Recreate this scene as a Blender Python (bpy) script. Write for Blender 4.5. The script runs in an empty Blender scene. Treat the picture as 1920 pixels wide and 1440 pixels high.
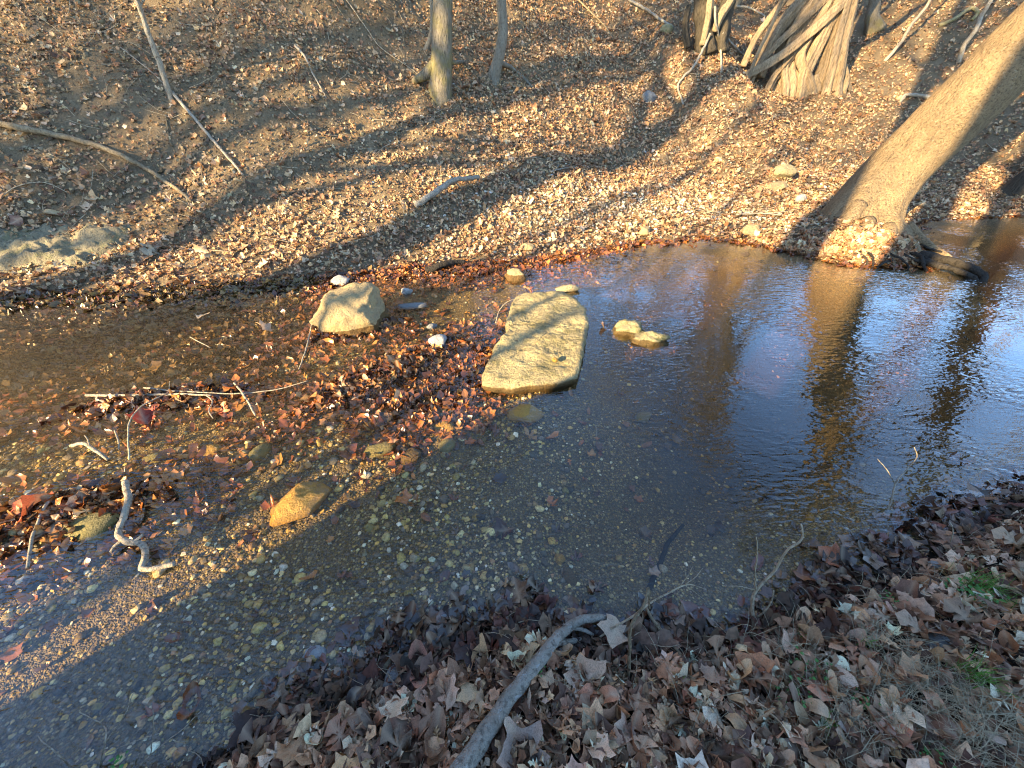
import bpy, math, random
import numpy as np
from mathutils import Vector, Matrix

R = math.radians
sc = bpy.context.scene
COL = sc.collection
random.seed(7)
rng = np.random.default_rng(11)

# ------------------------------------------------------------------ camera
CAM_H = 1.9
PITCH = 38.0
FPX = 720.0            # focal length in pixels of the 1920 wide frame
cam_d = bpy.data.cameras.new('camera')
cam = bpy.data.objects.new('camera', cam_d)
COL.objects.link(cam)
cam.location = (0, 0, CAM_H)
cam.rotation_euler = (R(90 - PITCH), 0, 0)
cam_d.sensor_width = 36.0
cam_d.lens = 36.0 * FPX / 1920.0
cam_d.clip_start = 0.02
cam_d.clip_end = 500
sc.camera = cam

# ------------------------------------------------------------------ light
SUN_EL = 20.0
# the sun stands low behind the left shoulder: light travels towards +x +y
world = bpy.data.worlds.new('World')
sc.world = world
world.use_nodes = True
wn = world.node_tree.nodes
wl = world.node_tree.links
bg = wn['Background']
sky = wn.new('ShaderNodeTexSky')
sky.sky_type = 'NISHITA'
sky.sun_disc = False
sky.sun_elevation = R(SUN_EL)
sky.sun_rotation = R(225)       # clockwise from +y: south-west
sky.air_density = 1.0
sky.dust_density = 0.2
sky.ozone_density = 3.6
wl.new(sky.outputs[0], bg.inputs[0])
bg.inputs[1].default_value = 0.15

sun_d = bpy.data.lights.new('sun', 'SUN')
sun_d.energy = 5.0
sun_d.angle = R(0.5)
sun_d.color = (1.0, 0.76, 0.42)
sun = bpy.data.objects.new('sun', sun_d)
COL.objects.link(sun)
sdir = Vector((math.cos(R(SUN_EL)) * math.sqrt(.5), math.cos(R(SUN_EL)) * math.sqrt(.5), -math.sin(R(SUN_EL))))
sun.rotation_euler = sdir.to_track_quat('-Z', 'Y').to_euler()

sc.view_settings.view_transform = 'Standard'
sc.view_settings.look = 'None'
sc.view_settings.exposure = 2.35
sc.view_settings.gamma = 1.0
sc.view_settings.use_curve_mapping = False
sc.render.engine = 'CYCLES'
cy = sc.cycles
cy.use_denoising = True
sc.cycles.pixel_filter_type = 'BLACKMAN_HARRIS'
sc.cycles.filter_width = 1.1
cy.max_bounces = 6
cy.diffuse_bounces = 3
cy.glossy_bounces = 3
cy.transmission_bounces = 4
cy.transparent_max_bounces = 16
cy.volume_bounces = 0
cy.caustics_reflective = False
cy.caustics_refractive = False

# ------------------------------------------------------------------ helpers
def hash3(ix, iy, iz):
    n = (ix * 374761393 + iy * 668265263 + iz * 2147483647 * 3 + 1013904223) & 0xffffffff
    n = ((n ^ (n >> 13)) * 1274126177) & 0xffffffff
    n = n ^ (n >> 16)
    return (n & 0xffff) / 65535.0

def vnoise(p):
    p = np.asarray(p, float)
    i = np.floor(p).astype(np.int64)
    f = p - i
    f = f * f * (3 - 2 * f)
    out = 0
    for dx in (0, 1):
        wx = f[..., 0] if dx else 1 - f[..., 0]
        for dy in (0, 1):
            wy = f[..., 1] if dy else 1 - f[..., 1]
            for dz in (0, 1):
                wz = f[..., 2] if dz else 1 - f[..., 2]
                out = out + wx * wy * wz * hash3(i[..., 0] + dx, i[..., 1] + dy, i[..., 2] + dz)
    return out * 2 - 1

def fbm(p, octaves=4):
    p = np.asarray(p, float)
    a, s, o = 1.0, 0.0, 0.0
    for k in range(octaves):
        o = o + a * vnoise(p * 2 ** k + 17.3 * k)
        s += a
        a *= .5
    return o / s

def fbm2(x, y, sc_, octaves=4, seed=0):
    x = np.asarray(x, float); y = np.asarray(y, float)
    return fbm(np.stack([x * sc_, y * sc_, np.zeros_like(x) + seed * 7.7], -1), octaves)

def sstep(x, a, b):
    t = np.clip((np.asarray(x, float) - a) / (b - a), 0, 1)
    return t * t * (3 - 2 * t)

# shorelines of the creek (x, y at water level z = 0)
FAR = np.array([(-60, -22), (-30, -8), (-14, .6), (-8, 3.2), (-5.7, 3.95), (-5, 4.2), (-4.2, 4.27), (-3.3, 4.43), (-2.4, 4.59), (-1.3, 4.95),
                (0, 5.14), (1.1, 5.56), (1.9, 5.92), (3.1, 6.12), (3.7, 5.85), (4.04, 5.38), (4.4, 5.05), (5.0, 5.0), (5.45, 4.95),
                (5.8, 5.35), (6.3, 6.4), (7.4, 7.1), (9.4, 7.35), (11, 6.9), (13, 5.5), (15, 3.4), (30, 2), (60, 0)], float)
NEAR = np.array([(-60, -46), (-30, -24), (-14, -9), (-8, -3.9), (-4, -1.0), (-1.8, -.1), (-1.08, .27), (-.82, .43), (-.57, .51), (-.26, .63), (.1, .75),
                 (.24, .64), (.56, .62), (1, .66), (1.34, .80), (1.98, .96), (2.2, 1.07), (2.92, 1.32), (4.5, 1.75), (8, 1.6), (14, -2), (30, -6), (60, -10)], float)

def far_s(x, y):
    return y - np.interp(x, FAR[:, 0], FAR[:, 1]) + .05 * fbm2(x, y, 3.1, 3, 2)

def near_s(x, y):
    return np.interp(x, NEAR[:, 0], NEAR[:, 1]) - y + .04 * fbm2(x, y, 4.0, 3, 5)

BARS = [(-2.62, 2.25, .75, .16, .085, .18), (-2.55, 1.22, .55, .2, .10, .4), (-1.0, 2.62, .75, .22, .085, .75),
        (-1.6, 3.3, .5, .25, .07, .6), (-.62, 2.2, .4, .25, .05, .5), (-.1, 2.9, .35, .2, .06, 1.0)]

def height(x, y):
    x = np.asarray(x, float); y = np.asarray(y, float)
    fs = far_s(x, y); ns = near_s(x, y)
    # ---- far bank
    s = np.maximum(fs, 0)
    rgt = sstep(x, -3.2, 5.0)
    lsl = .28 * np.minimum(s, .9) + .56 * np.clip(s - .9, 0, 18) + .06 * np.maximum(s - 18.9, 0)
    lsl = lsl * (1 + .10 * fbm2(x, y, .5, 2, 9))
    steepen = sstep(-x, 1.5, 4.5)
    lsl = lsl + steepen * .18 * np.clip(s - .9, 0, 9) + 1.0 * sstep(-x, 2.0, 5.5) * np.clip(s - 4.6, 0, 6)
    rsl = .11 * np.minimum(s, 3.4) + .48 * np.clip(s - 3.4, 0, 19) + .05 * np.maximum(s - 22.4, 0)
    zf = lsl * (1 - rgt) + rsl * rgt
    rough = np.clip(s - .6, 0, 2) / 2
    zf = zf + rough * (.22 * fbm2(x, y, .8, 3, 1) + .07 * fbm2(x, y, 3.0, 3, 3) + .035 * fbm2(x, y, 9.0, 2, 13)) + np.clip(s, 0, .5) * .05 * fbm2(x, y, 5.0, 3, 4)
    zf = zf + .27 * np.exp(-((x - 4.95) ** 2 / .60 + (y - 5.80) ** 2 / .45)) * sstep(s, 0, .4)
    # ---- near bank
    n = np.maximum(ns, 0)
    zn = .32 * np.minimum(n, .8) + .02 * np.clip(n - .8, 0, 60)
    zn = zn + np.clip(n, 0, .5) * .12 * fbm2(x, y, 4.0, 3, 6)
    a = (x + y) / math.sqrt(2); w = x - y
    zn = zn + (1.95 + .95 * sstep(w, .5, 1.5)) * sstep(-a, 1.6, 3.5) * sstep(w, -2.5, -1.95) * (1 - .75 * sstep(-a, 5, 12)) * (1 - .5 * sstep(w, 5, 12))  # unseen rise behind the camera, shaped to shade the near shore
    zn = zn + .95 * sstep(-a, 1.9, 3.0) * sstep(w, -3.0, -2.7) * (1 - sstep(w, -2.3, -2.0)) * (1 - sstep(-a, 4, 6)) * sstep(n, .2, .8)  # small unseen hump, added to carry that shade into the bottom-left shallows
    # ---- bed
    t = np.minimum(np.maximum(-fs, 0) * .55, np.maximum(-ns, 0))
    D = .055 + .27 * sstep(x, .0, 2.0)
    D = D + .07 * np.exp(-((x + 4.6) ** 2 / 3.2 + (y - 3.0) ** 2 / .35))
    depth = D * sstep(t, 0, .55 + .5 * sstep(x, 0, 2)) + .012
    zb = -depth + .018 * fbm2(x, y, 2.2, 3, 8) * sstep(t, 0, .3) * (1 - .4 * sstep(x, 0, 1))
    for bx, by, la, lb, h, ang in BARS:
        c, si = math.cos(ang), math.sin(ang)
        u = (x - bx) * c + (y - by) * si
        v = -(x - bx) * si + (y - by) * c
        zb = zb + h * np.exp(-(u * u / (la * la) + v * v / (lb * lb))) * (1 + .35 * fbm2(x, y, 5, 3, 12))
    zb = np.minimum(zb, .025)
    inside = (fs < 0) & (ns < 0)
    z = np.where(inside, zb, np.where(fs >= 0, zf - .012, zn - .012))
    return z

def region(x, y):
    """0 bed, 1 far bank, 2 near bank"""
    fs = far_s(x, y); ns = near_s(x, y)
    return np.where(fs >= 0, 1, np.where(ns >= 0, 2, 0))

def ray(px, py):
    u = (px - 960) / FPX; v = (720 - py) / FPX
    p = R(PITCH)
    return np.array([u, math.cos(p) + v * math.sin(p), v * math.cos(p) - math.sin(p)])

def at(px, py, dz=0.0, z=None):
    """world point of the ground (or of level z) seen at a pixel of the photograph; dz lifts it"""
    r = ray(px, py)
    if z is not None:
        t = (z - CAM_H) / r[2]
        return Vector((t * r[0], t * r[1], z))
    t = np.linspace(.3, 40, 9000)
    X, Y, Z = t * r[0], t * r[1], CAM_H + t * r[2]
    hz = height(X, Y) + dz
    k = np.argmax(Z < hz)
    if Z[k] >= hz[k]:
        k = len(t) - 1
    return Vector((X[k], Y[k], Z[k]))

def wat(px, py, dz=0.0):
    """like at(), but never deeper than the water level"""
    p = at(px, py)
    if p.z + dz < dz:
        return at(px, py, z=dz)
    return at(px, py, dz)

def project(x, y, z):
    p = R(PITCH)
    d = y * math.cos(p) - (z - CAM_H) * math.sin(p)
    up = y * math.sin(p) + (z - CAM_H) * math.cos(p)
    d = np.where(d < .05, .05, d)
    return 960 + FPX * x / d, 720 - FPX * up / d, d

def in_view(x, y, z, m=160):
    px, py, d = project(x, y, z)
    return (px > -m) & (px < 1920 + m) & (py > -m) & (py < 1440 + m) & (d > .1)

def tag(o, label=None, cat=None, group=None, kind=None):
    if label: o['label'] = label
    if cat: o['category'] = cat
    if group: o['group'] = group
    if kind: o['kind'] = kind
    return o

def mesh_np(name, V, T, mat, col=None, smooth=True, parent=None, quads=False):
    V = np.asarray(V, np.float32); T = np.asarray(T, np.int32)
    k = T.shape[1]
    me = bpy.data.meshes.new(name)
    me.vertices.add(len(V)); me.vertices.foreach_set('co', V.ravel())
    me.loops.add(T.size); me.loops.foreach_set('vertex_index', T.ravel())
    me.polygons.add(len(T))
    me.polygons.foreach_set('loop_start', np.arange(0, T.size, k, dtype=np.int32))
    try:
        me.polygons.foreach_set('loop_total', np.full(len(T), k, np.int32))
    except Exception:
        pass
    me.polygons.foreach_set('use_smooth', np.full(len(T), smooth, bool))
    if col is not None:
        a = me.color_attributes.new('Col', 'FLOAT_COLOR', 'POINT')
        c = np.ones((len(V), 4), np.float32); c[:, :3] = col
        a.data.foreach_set('color', c.ravel())
    me.update(calc_edges=True)
    me.validate()
    me.materials.append(mat)
    o = bpy.data.objects.new(name, me)
    COL.objects.link(o)
    if parent is not None: o.parent = parent
    return o

def empty(name, loc):
    o = bpy.data.objects.new(name, None)
    o.location = loc
    COL.objects.link(o)
    return o

def localise(o, origin):
    """move the mesh's origin to a point"""
    origin = Vector(origin)
    o.data.transform(Matrix.Translation(-origin))
    o.location = origin
    return o

# ------------------------------------------------------------------ materials
class NT:
    def __init__(s, name):
        s.m = bpy.data.materials.new(name); s.m.use_nodes = True
        s.t = s.m.node_tree; s.n = s.t.nodes; s.l = s.t.links
        s.b = s.n['Principled BSDF']; s.out = s.n['Material Output']
    def new(s, t, **kw):
        n = s.n.new(t)
        for k, v in kw.items(): setattr(n, k, v)
        return n
    def link(s, a, b): s.l.new(a, b)
    def pos(s, obj=True):
        if obj: return s.new('ShaderNodeTexCoord').outputs['Object']
        return s.new('ShaderNodeNewGeometry').outputs['Position']
    def noise(s, vec, scale, detail=4, rough=.6, scl=None, dist=0):
        if scl:
            mp = s.new('ShaderNodeMapping'); mp.inputs['Scale'].default_value = scl
            s.link(vec, mp.inputs[0]); vec = mp.outputs[0]
        n = s.new('ShaderNodeTexNoise')
        n.inputs['Scale'].default_value = scale; n.inputs['Detail'].default_value = detail
        n.inputs['Roughness'].default_value = rough; n.inputs['Distortion'].default_value = dist
        s.link(vec, n.inputs['Vector']); return n.outputs['Fac']
    def ramp(s, fac, stops):
        r = s.new('ShaderNodeValToRGB'); e = r.color_ramp.elements
        while len(e) < len(stops): e.new(.5)
        for k, (p, c) in enumerate(stops):
            e[k].position = p; e[k].color = (c[0], c[1], c[2], 1) if not isinstance(c, (int, float)) else (c, c, c, 1)
        s.link(fac, r.inputs[0]); return r.outputs[0]
    def mix(s, fac, a, b, typ='MIX'):
        m = s.new('ShaderNodeMix', data_type='RGBA', blend_type=typ)
        for sock, v in ((m.inputs[0], fac), (m.inputs[6], a), (m.inputs[7], b)):
            if isinstance(v, (int, float)): sock.default_value = v
            elif isinstance(v, tuple): sock.default_value = (*v, 1)
            else: s.link(v, sock)
        return m.outputs[2]
    def math(s, op, a, b=None, c=None):
        m = s.new('ShaderNodeMath', operation=op)
        for k, v in enumerate((a, b, c)):
            if v is None: continue
            if isinstance(v, (int, float)): m.inputs[k].default_value = v
            else: s.link(v, m.inputs[k])
        return m.outputs[0]
    def bump(s, h, strength=.5, dist=.01, normal=None):
        b = s.new('ShaderNodeBump'); b.inputs['Strength'].default_value = strength; b.inputs['Distance'].default_value = dist
        s.link(h, b.inputs['Height'])
        if normal is not None: s.link(normal, b.inputs['Normal'])
        return b.outputs[0]
    def fin(s, col=None, rough=.8, spec=.3, normal=None):
        if col is not None:
            if isinstance(col, tuple): s.b.inputs['Base Color'].default_value = (*col, 1)
            else: s.link(col, s.b.inputs['Base Color'])
        if isinstance(rough, (int, float)): s.b.inputs['Roughness'].default_value = rough
        else: s.link(rough, s.b.inputs['Roughness'])
        s.b.inputs['Specular IOR Level'].default_value = spec
        if normal is not None: s.link(normal, s.b.inputs['Normal'])
        return s.m

def leaf_material(name, rough=.65, spec=.25, trans=.18):
    t = NT(name)
    at_ = t.new('ShaderNodeAttribute', attribute_name='Col')
    p = t.pos(False)
    n = t.noise(p, 55, 3, .7)
    c = t.mix(1.0, at_.outputs['Color'], t.ramp(n, [(.25, .55), (.5, 1.0), (.8, 1.35)]), 'MULTIPLY')
    n2 = t.noise(p, 210, 2, .5)
    c = t.mix(t.ramp(n2, [(.60, 0.0), (.72, .55)]), c, (.09, .045, .025))
    nb = t.noise(p, 140, 3, .6)
    t.fin(c, rough, spec, t.bump(nb, .35, .003))
    tr = t.new('ShaderNodeBsdfTranslucent'); t.link(c, tr.inputs[0])
    mx = t.new('ShaderNodeMixShader'); mx.inputs[0].default_value = trans
    t.link(t.b.outputs[0], mx.inputs[1]); t.link(tr.outputs[0], mx.inputs[2]); t.link(mx.outputs[0], t.out.inputs[0])
    return t.m

def solo_leaf_material(name):
    """large leaf: colour from the object, drawn veins as fine relief"""
    t = NT(name)
    at_ = t.new('ShaderNodeAttribute', attribute_name='Col')
    oi = t.new('ShaderNodeObjectInfo')
    p = t.pos(True)
    n = t.noise(p, 30, 4, .7)
    c = t.mix(1.0, oi.outputs['Color'], t.ramp(n, [(.28, .42), (.5, 1.0), (.75, 1.35)]), 'MULTIPLY')
    sp = t.new('ShaderNodeTexVoronoi'); sp.inputs['Scale'].default_value = 130; t.link(p, sp.inputs['Vector'])
    n2 = t.noise(p, 18, 3, .6)
    c = t.mix(t.math('MULTIPLY', t.ramp(sp.outputs['Distance'], [(.22, 1.0), (.34, 0.0)]), t.ramp(n2, [(.45, 0.0), (.6, .8)])), c, (.10, .04, .02))
    vein = t.math('MULTIPLY', at_.outputs['Fac'], 1.0)
    c = t.mix(t.math('MULTIPLY', vein, .45), c, (.55, .42, .27))
    nb = t.noise(p, 120, 3, .6)
    t.fin(c, .55, .3, t.bump(t.math('ADD', nb, t.math('MULTIPLY', vein, -1.2)), .4, .003))
    tr = t.new('ShaderNodeBsdfTranslucent'); t.link(c, tr.inputs[0])
    mx = t.new('ShaderNodeMixShader'); mx.inputs[0].default_value = .15
    t.link(t.b.outputs[0], mx.inputs[1]); t.link(tr.outputs[0], mx.inputs[2]); t.link(mx.outputs[0], t.out.inputs[0])
    return t.m

def soil_material(name, a, b, c_, scale=1.0, bump=.6):
    t = NT(name); p = t.pos(False)
    n1 = t.noise(p, 1.6 * scale, 6, .65)
    n2 = t.noise(p, 22 * scale, 6, .7)
    n3 = t.noise(p, 95 * scale, 4, .7)
    c = t.mix(t.ramp(n1, [(.35, 0.0), (.65, 1.0)]), a, b)
    c = t.mix(t.ramp(n2, [(.5, 0.0), (.75, .8)]), c, c_)
    c = t.mix(t.ramp(n3, [(.35, .7), (.5, 0.0)]), c, (.025, .017, .01))
    h = t.math('ADD', t.math('MULTIPLY', n2, 1.0), t.math('MULTIPLY', n3, .45))
    return t.fin(c, .95, .1, t.bump(h, bump, .09))

def bed_material(name):
    t = NT(name); p = t.pos(False)
    v = t.new('ShaderNodeTexVoronoi'); v.inputs['Scale'].default_value = 75; t.link(p, v.inputs['Vector'])
    v2 = t.new('ShaderNodeTexVoronoi'); v2.inputs['Scale'].default_value = 170; t.link(p, v2.inputs['Vector'])
    sep = t.new('ShaderNodeSeparateColor'); t.link(v.outputs['Color'], sep.inputs[0])
    sep2 = t.new('ShaderNodeSeparateColor'); t.link(v2.outputs['Color'], sep2.inputs[0])
    c = t.ramp(sep.outputs[0], [(0, (.09, .06, .02)), (.35, (.26, .165, .045)), (.6, (.09, .065, .03)), (.8, (.44, .30, .10)), (1, (.58, .45, .22))])
    c2 = t.ramp(sep2.outputs[1], [(0, (.05, .04, .025)), (.5, (.13, .09, .045)), (1, (.28, .22, .13))])
    c = t.mix(t.ramp(v.outputs['Distance'], [(.35, 0.0), (.6, 1.0)]), c, c2)
    n = t.noise(p, 3.0, 4, .6)
    c = t.mix(t.ramp(n, [(.4, 0.0), (.65, .45)]), c, (.12, .105, .06))
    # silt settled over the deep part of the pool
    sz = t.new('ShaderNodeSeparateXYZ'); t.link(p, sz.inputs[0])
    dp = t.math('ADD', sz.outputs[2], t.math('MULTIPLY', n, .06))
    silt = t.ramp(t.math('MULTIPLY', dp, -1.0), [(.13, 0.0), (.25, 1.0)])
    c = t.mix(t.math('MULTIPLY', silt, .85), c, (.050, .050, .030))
    h = t.math('ADD', t.math('MULTIPLY', v.outputs['Distance'], -1.0), t.math('MULTIPLY', v2.outputs['Distance'], -.5))
    return t.fin(c, .6, .3, t.bump(h, 1.0, .02))

def rock_material(name, a, b, dark, scale=1.0, wet=None, moss=None, crack=.5, rough=.85, pits=.5):
    t = NT(name); p = t.pos(True)
    n1 = t.noise(p, 4 * scale, 6, .65, dist=.4)
    n2 = t.noise(p, 28 * scale, 6, .7)
    n3 = t.noise(p, 120 * scale, 3, .6)
    c = t.mix(t.ramp(n1, [(.35, 0.0), (.65, 1.0)]), a, b)
    c = t.mix(t.ramp(n2, [(.30, pits), (.46, 0.0)]), c, dark)
    c = t.mix(t.ramp(n3, [(.30, .5), (.48, 0.0)]), c, dark)
    if moss:
        n4 = t.noise(p, 7 * scale, 5, .7)
        c = t.mix(t.ramp(n4, [(.50, 0.0), (.62, .8)]), c, moss)
    r = rough
    if wet is not None:
        g = t.new('ShaderNodeNewGeometry'); sx = t.new('ShaderNodeSeparateXYZ'); t.link(g.outputs['Position'], sx.inputs[0])
        wz = t.math('ADD', sx.outputs[2], t.math('MULTIPLY', n2, -.03))
        f = t.ramp(t.math('MULTIPLY_ADD', wz, 10.0, .5), [(.45 + wet * 10 - .1, 1.0), (.55 + wet * 10 - .1, 0.0)])
        c = t.mix(f, c, t.mix(1.0, c, (.35, .27, .18), 'MULTIPLY'))
    rd = t.new('ShaderNodeTexNoise'); rd.inputs['Scale'].default_value = 9 * scale; rd.inputs['Detail'].default_value = 8
    try: rd.noise_type = 'RIDGED_MULTIFRACTAL'
    except Exception: pass
    t.link(p, rd.inputs['Vector'])
    h = t.math('ADD', t.math('MULTIPLY', n2, 1.0), t.math('ADD', t.math('MULTIPLY', n3, .35), t.math('MULTIPLY', rd.outputs['Fac'], -crack * .35)))
    return t.fin(c, r, .3, t.bump(h, .9, .06))

def bark_material(name, a, b, dark, along=6.0, moss=None, mottle=None, furrow=1.0, dist=.05):
    t = NT(name); p = t.pos(True)
    n1 = t.noise(p, 9, 6, .7, scl=(1, 1, 1 / along))
    n2 = t.noise(p, 45, 5, .7, scl=(1, 1, 1.6 / along))
    n3 = t.noise(p, 3.0, 4, .6)
    c = t.mix(t.ramp(n1, [(.35, 0.0), (.62, 1.0)]), a, b)
    c = t.mix(t.ramp(n2, [(.36, .8), (.5, 0.0)]), c, dark)
    if mottle:
        n5 = t.noise(p, 34, 3, .6)
        c = t.mix(t.ramp(n5, [(.61, 0.0), (.66, .75)]), c, mottle)
    if moss:
        c = t.mix(t.ramp(n3, [(.45, 0.0), (.62, .75)]), c, moss)
    h = t.math('ADD', t.math('MULTIPLY', n1, furrow), t.math('MULTIPLY', n2, .6))
    return t.fin(c, .9, .15, t.bump(h, 1.0, dist))

M = {}
M['leaf'] = leaf_material('dry_leaf')
M['wetleaf'] = leaf_material('wet_leaf', .25, .5, .05)
M['bigleaf'] = solo_leaf_material('large_leaf')
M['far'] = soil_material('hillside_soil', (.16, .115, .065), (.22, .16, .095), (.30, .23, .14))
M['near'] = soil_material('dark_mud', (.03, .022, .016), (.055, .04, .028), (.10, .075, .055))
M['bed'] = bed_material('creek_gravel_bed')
M['slab'] = rock_material('stained_slab_limestone', (.50, .40, .19), (.29, .235, .13), (.11, .085, .05), .9, wet=.045, moss=(.20, .17, .07), crack=1.3, pits=.95)
M['lime'] = rock_material('pale_limestone', (.45, .365, .19), (.35, .285, .16), (.12, .09, .05), .8, wet=.0, crack=.8)
M['boulder'] = rock_material('mottled_limestone', (.50, .37, .17), (.36, .28, .16), (.10, .075, .045), 1.0, wet=.06, crack=.9)
M['mossrock'] = rock_material('mossy_limestone', (.42, .34, .16), (.33, .29, .17), (.10, .09, .05), 1.2, wet=.03, moss=(.11, .12, .025), crack=.6)
M['amber'] = rock_material('algae_stained_stone', (.55, .30, .06), (.40, .22, .05), (.12, .07, .02), 1.2, crack=.3, rough=.5)
M['olive'] = rock_material('olive_stained_stone', (.22, .19, .07), (.30, .24, .09), (.08, .06, .02), 1.3, crack=.4, rough=.5)
M['white'] = rock_material('whitish_chert', (.52, .50, .46), (.40, .38, .34), (.16, .14, .12), 1.5, crack=.5)
M['grey'] = rock_material('grey_stone', (.30, .30, .28), (.22, .22, .21), (.09, .09, .085), 1.5, crack=.4)
M['outcrop'] = rock_material('weathered_outcrop', (.31, .26, .155), (.22, .19, .125), (.07, .055, .035), .8, crack=1.6, pits=1.0, moss=(.16, .15, .075))

def pebble_material(name, rough=.55, var=1.0):
    t = NT(name)
    a = t.new('ShaderNodeAttribute', attribute_name='Col')
    p = t.pos(False)
    n = t.noise(p, 90, 4, .65)
    c = t.mix(1.0, a.outputs['Color'], t.ramp(n, [(.3, .55), (.55, 1.0), (.8, 1.25)]), 'MULTIPLY')
    return t.fin(c, rough, .35, t.bump(n, .4, .004))

def pebble_part_material(name):
    t = NT(name)
    oi = t.new('ShaderNodeObjectInfo')
    p = t.pos(False)
    n = t.noise(p, 80, 4, .65)
    c = t.mix(1.0, oi.outputs['Color'], t.ramp(n, [(.3, .4), (.55, 1.0), (.8, 1.35)]), 'MULTIPLY')
    return t.fin(c, .55, .35, t.bump(n, .8, .008))
M['pebble'] = pebble_material('pebbles')
M['pebble_dry'] = pebble_material('dry_crumbs', .95)
M['pebble_part'] = pebble_part_material('stones')

M['bark_big'] = bark_material('scaly_brown_bark', (.43, .30, .16), (.30, .21, .115), (.11, .08, .045), along=1.6, mottle=(.42, .34, .21), furrow=1.1, dist=.10)
M['bark_grey'] = bark_material('grey_furrowed_bark', (.25, .21, .15), (.17, .145, .105), (.06, .05, .035), along=7, moss=(.20, .17, .06))
M['bark_smooth'] = bark_material('smooth_grey_bark', (.27, .24, .18), (.20, .17, .125), (.12, .10, .07), along=3)
M['bark_butt'] = bark_material('buttress_bark', (.38, .28, .17), (.24, .17, .10), (.08, .06, .04), along=8)
M['bark_dark'] = bark_material('dark_bark', (.10, .08, .055), (.06, .05, .035), (.02, .017, .012), along=6)
M['stick_pale'] = bark_material('bleached_stick', (.46, .40, .30), (.36, .30, .22), (.17, .13, .09), along=4)
M['stick_tan'] = bark_material('tan_stick', (.33, .26, .16), (.25, .19, .115), (.10, .075, .045), along=4)
M['stick_grey'] = bark_material('grey_lichen_branch', (.40, .36, .29), (.29, .26, .20), (.13, .11, .085), along=2, mottle=(.45, .44, .40))
M['twig_wood'] = bark_material('twig_wood', (.60, .50, .34), (.46, .37, .24), (.15, .11, .07), along=4)
M['bark_bg'] = bark_material('woodland_bark', (.26, .215, .15), (.18, .15, .105), (.08, .065, .045), along=6)
M['wetroot'] = bark_material('wet_dark_root', (.055, .045, .035), (.035, .03, .024), (.012, .01, .008), along=4)

def plain(name, col, rough=.6, spec=.3, trans=0):
    t = NT(name); p = t.pos(False)
    n = t.noise(p, 60, 3, .6)
    c = t.mix(1.0, col, t.ramp(n, [(.3, .65), (.7, 1.25)]), 'MULTIPLY')
    t.fin(c, rough, spec)
    if trans:
        tr = t.new('ShaderNodeBsdfTranslucent'); t.link(c, tr.inputs[0])
        mx = t.new('ShaderNodeMixShader'); mx.inputs[0].default_value = trans
        t.link(t.b.outputs[0], mx.inputs[1]); t.link(tr.outputs[0], mx.inputs[2]); t.link(mx.outputs[0], t.out.inputs[0])
    return t.m
M['grass_green'] = plain('green_grass', (.12, .27, .045), .5, .3, .3)
M['grass_dry'] = plain('dry_grass', (.42, .35, .22), .7, .2, .2)
M['grass_hill'] = plain('dead_hill_grass', (.34, .26, .13), .8, .1, .15)
M['herb'] = plain('herb_leaf', (.10, .26, .06), .5, .3, .3)
M['evergreen'] = plain('evergreen_foliage', (.10, .11, .02), .7, .2, .3)

def water_material():
    t = NT('creek_water'); p = t.pos(False)
    # fine ripples drawn out across the current, calmer in the pool, busier in the shallow riffle
    mp = t.new('ShaderNodeMapping'); mp.inputs['Rotation'].default_value = (0, 0, R(-18)); mp.inputs['Scale'].default_value = (1, 2.6, 1)
    t.link(p, mp.inputs[0])
    n1 = t.noise(mp.outputs[0], 11, 1, .5, dist=.5)
    mp2 = t.new('ShaderNodeMapping'); mp2.inputs['Rotation'].default_value = (0, 0, R(35)); mp2.inputs['Scale'].default_value = (1, 2.2, 1)
    t.link(p, mp2.inputs[0])
    n2 = t.noise(mp2.outputs[0], 30, 0, .5, dist=.6)
    n3 = t.noise(p, 1.2, 2, .5)
    amp = t.ramp(n3, [(.38, .12), (.62, 1.0)])
    sx = t.new('ShaderNodeSeparateXYZ'); t.link(p, sx.inputs[0])
    left = t.ramp(t.math('MULTIPLY_ADD', sx.outputs[0], -.5, .5), [(.2, 0.0), (1.0, 1.0)])
    h = t.math('ADD', t.math('MULTIPLY', t.math('MULTIPLY', n1, .0062), amp), t.math('MULTIPLY', n2, t.math('MULTIPLY_ADD', left, .0014, .0005)))
    b = t.new('ShaderNodeBump'); b.inputs['Strength'].default_value = 1.0; b.inputs['Distance'].default_value = 1.0
    t.link(h, b.inputs['Height'])
    g = t.new('ShaderNodeNewGeometry')
    d = t.new('ShaderNodeVectorMath', operation='DOT_PRODUCT')
    t.link(b.outputs[0], d.inputs[0]); t.link(g.outputs['Incoming'], d.inputs[1])
    c = t.math('ABSOLUTE', d.outputs['Value'])
    f = t.math('POWER', t.math('SUBTRACT', 1.0, t.math('MINIMUM', c, 1.0)), 3.5)
    F = t.math('MULTIPLY_ADD', f, .95, .038)
    gl = t.new('ShaderNodeBsdfGlossy'); gl.inputs['Roughness'].default_value = .004
    gl.inputs['Color'].default_value = (1, 1, 1, 1)
    t.link(b.outputs[0], gl.inputs['Normal'])
    tr = t.new('ShaderNodeBsdfTransparent')
    mx = t.new('ShaderNodeMixShader')
    t.link(F, mx.inputs[0]); t.link(tr.outputs[0], mx.inputs[1]); t.link(gl.outputs[0], mx.inputs[2])
    t.link(mx.outputs[0], t.out.inputs['Surface'])
    va = t.new('ShaderNodeVolumeAbsorption')
    va.inputs['Color'].default_value = (.80, .64, .30, 1)
    va.inputs['Density'].default_value = 3.0
    t.link(va.outputs[0], t.out.inputs['Volume'])
    t.n.remove(t.b)
    return t.m
M['water'] = water_material()

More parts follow.
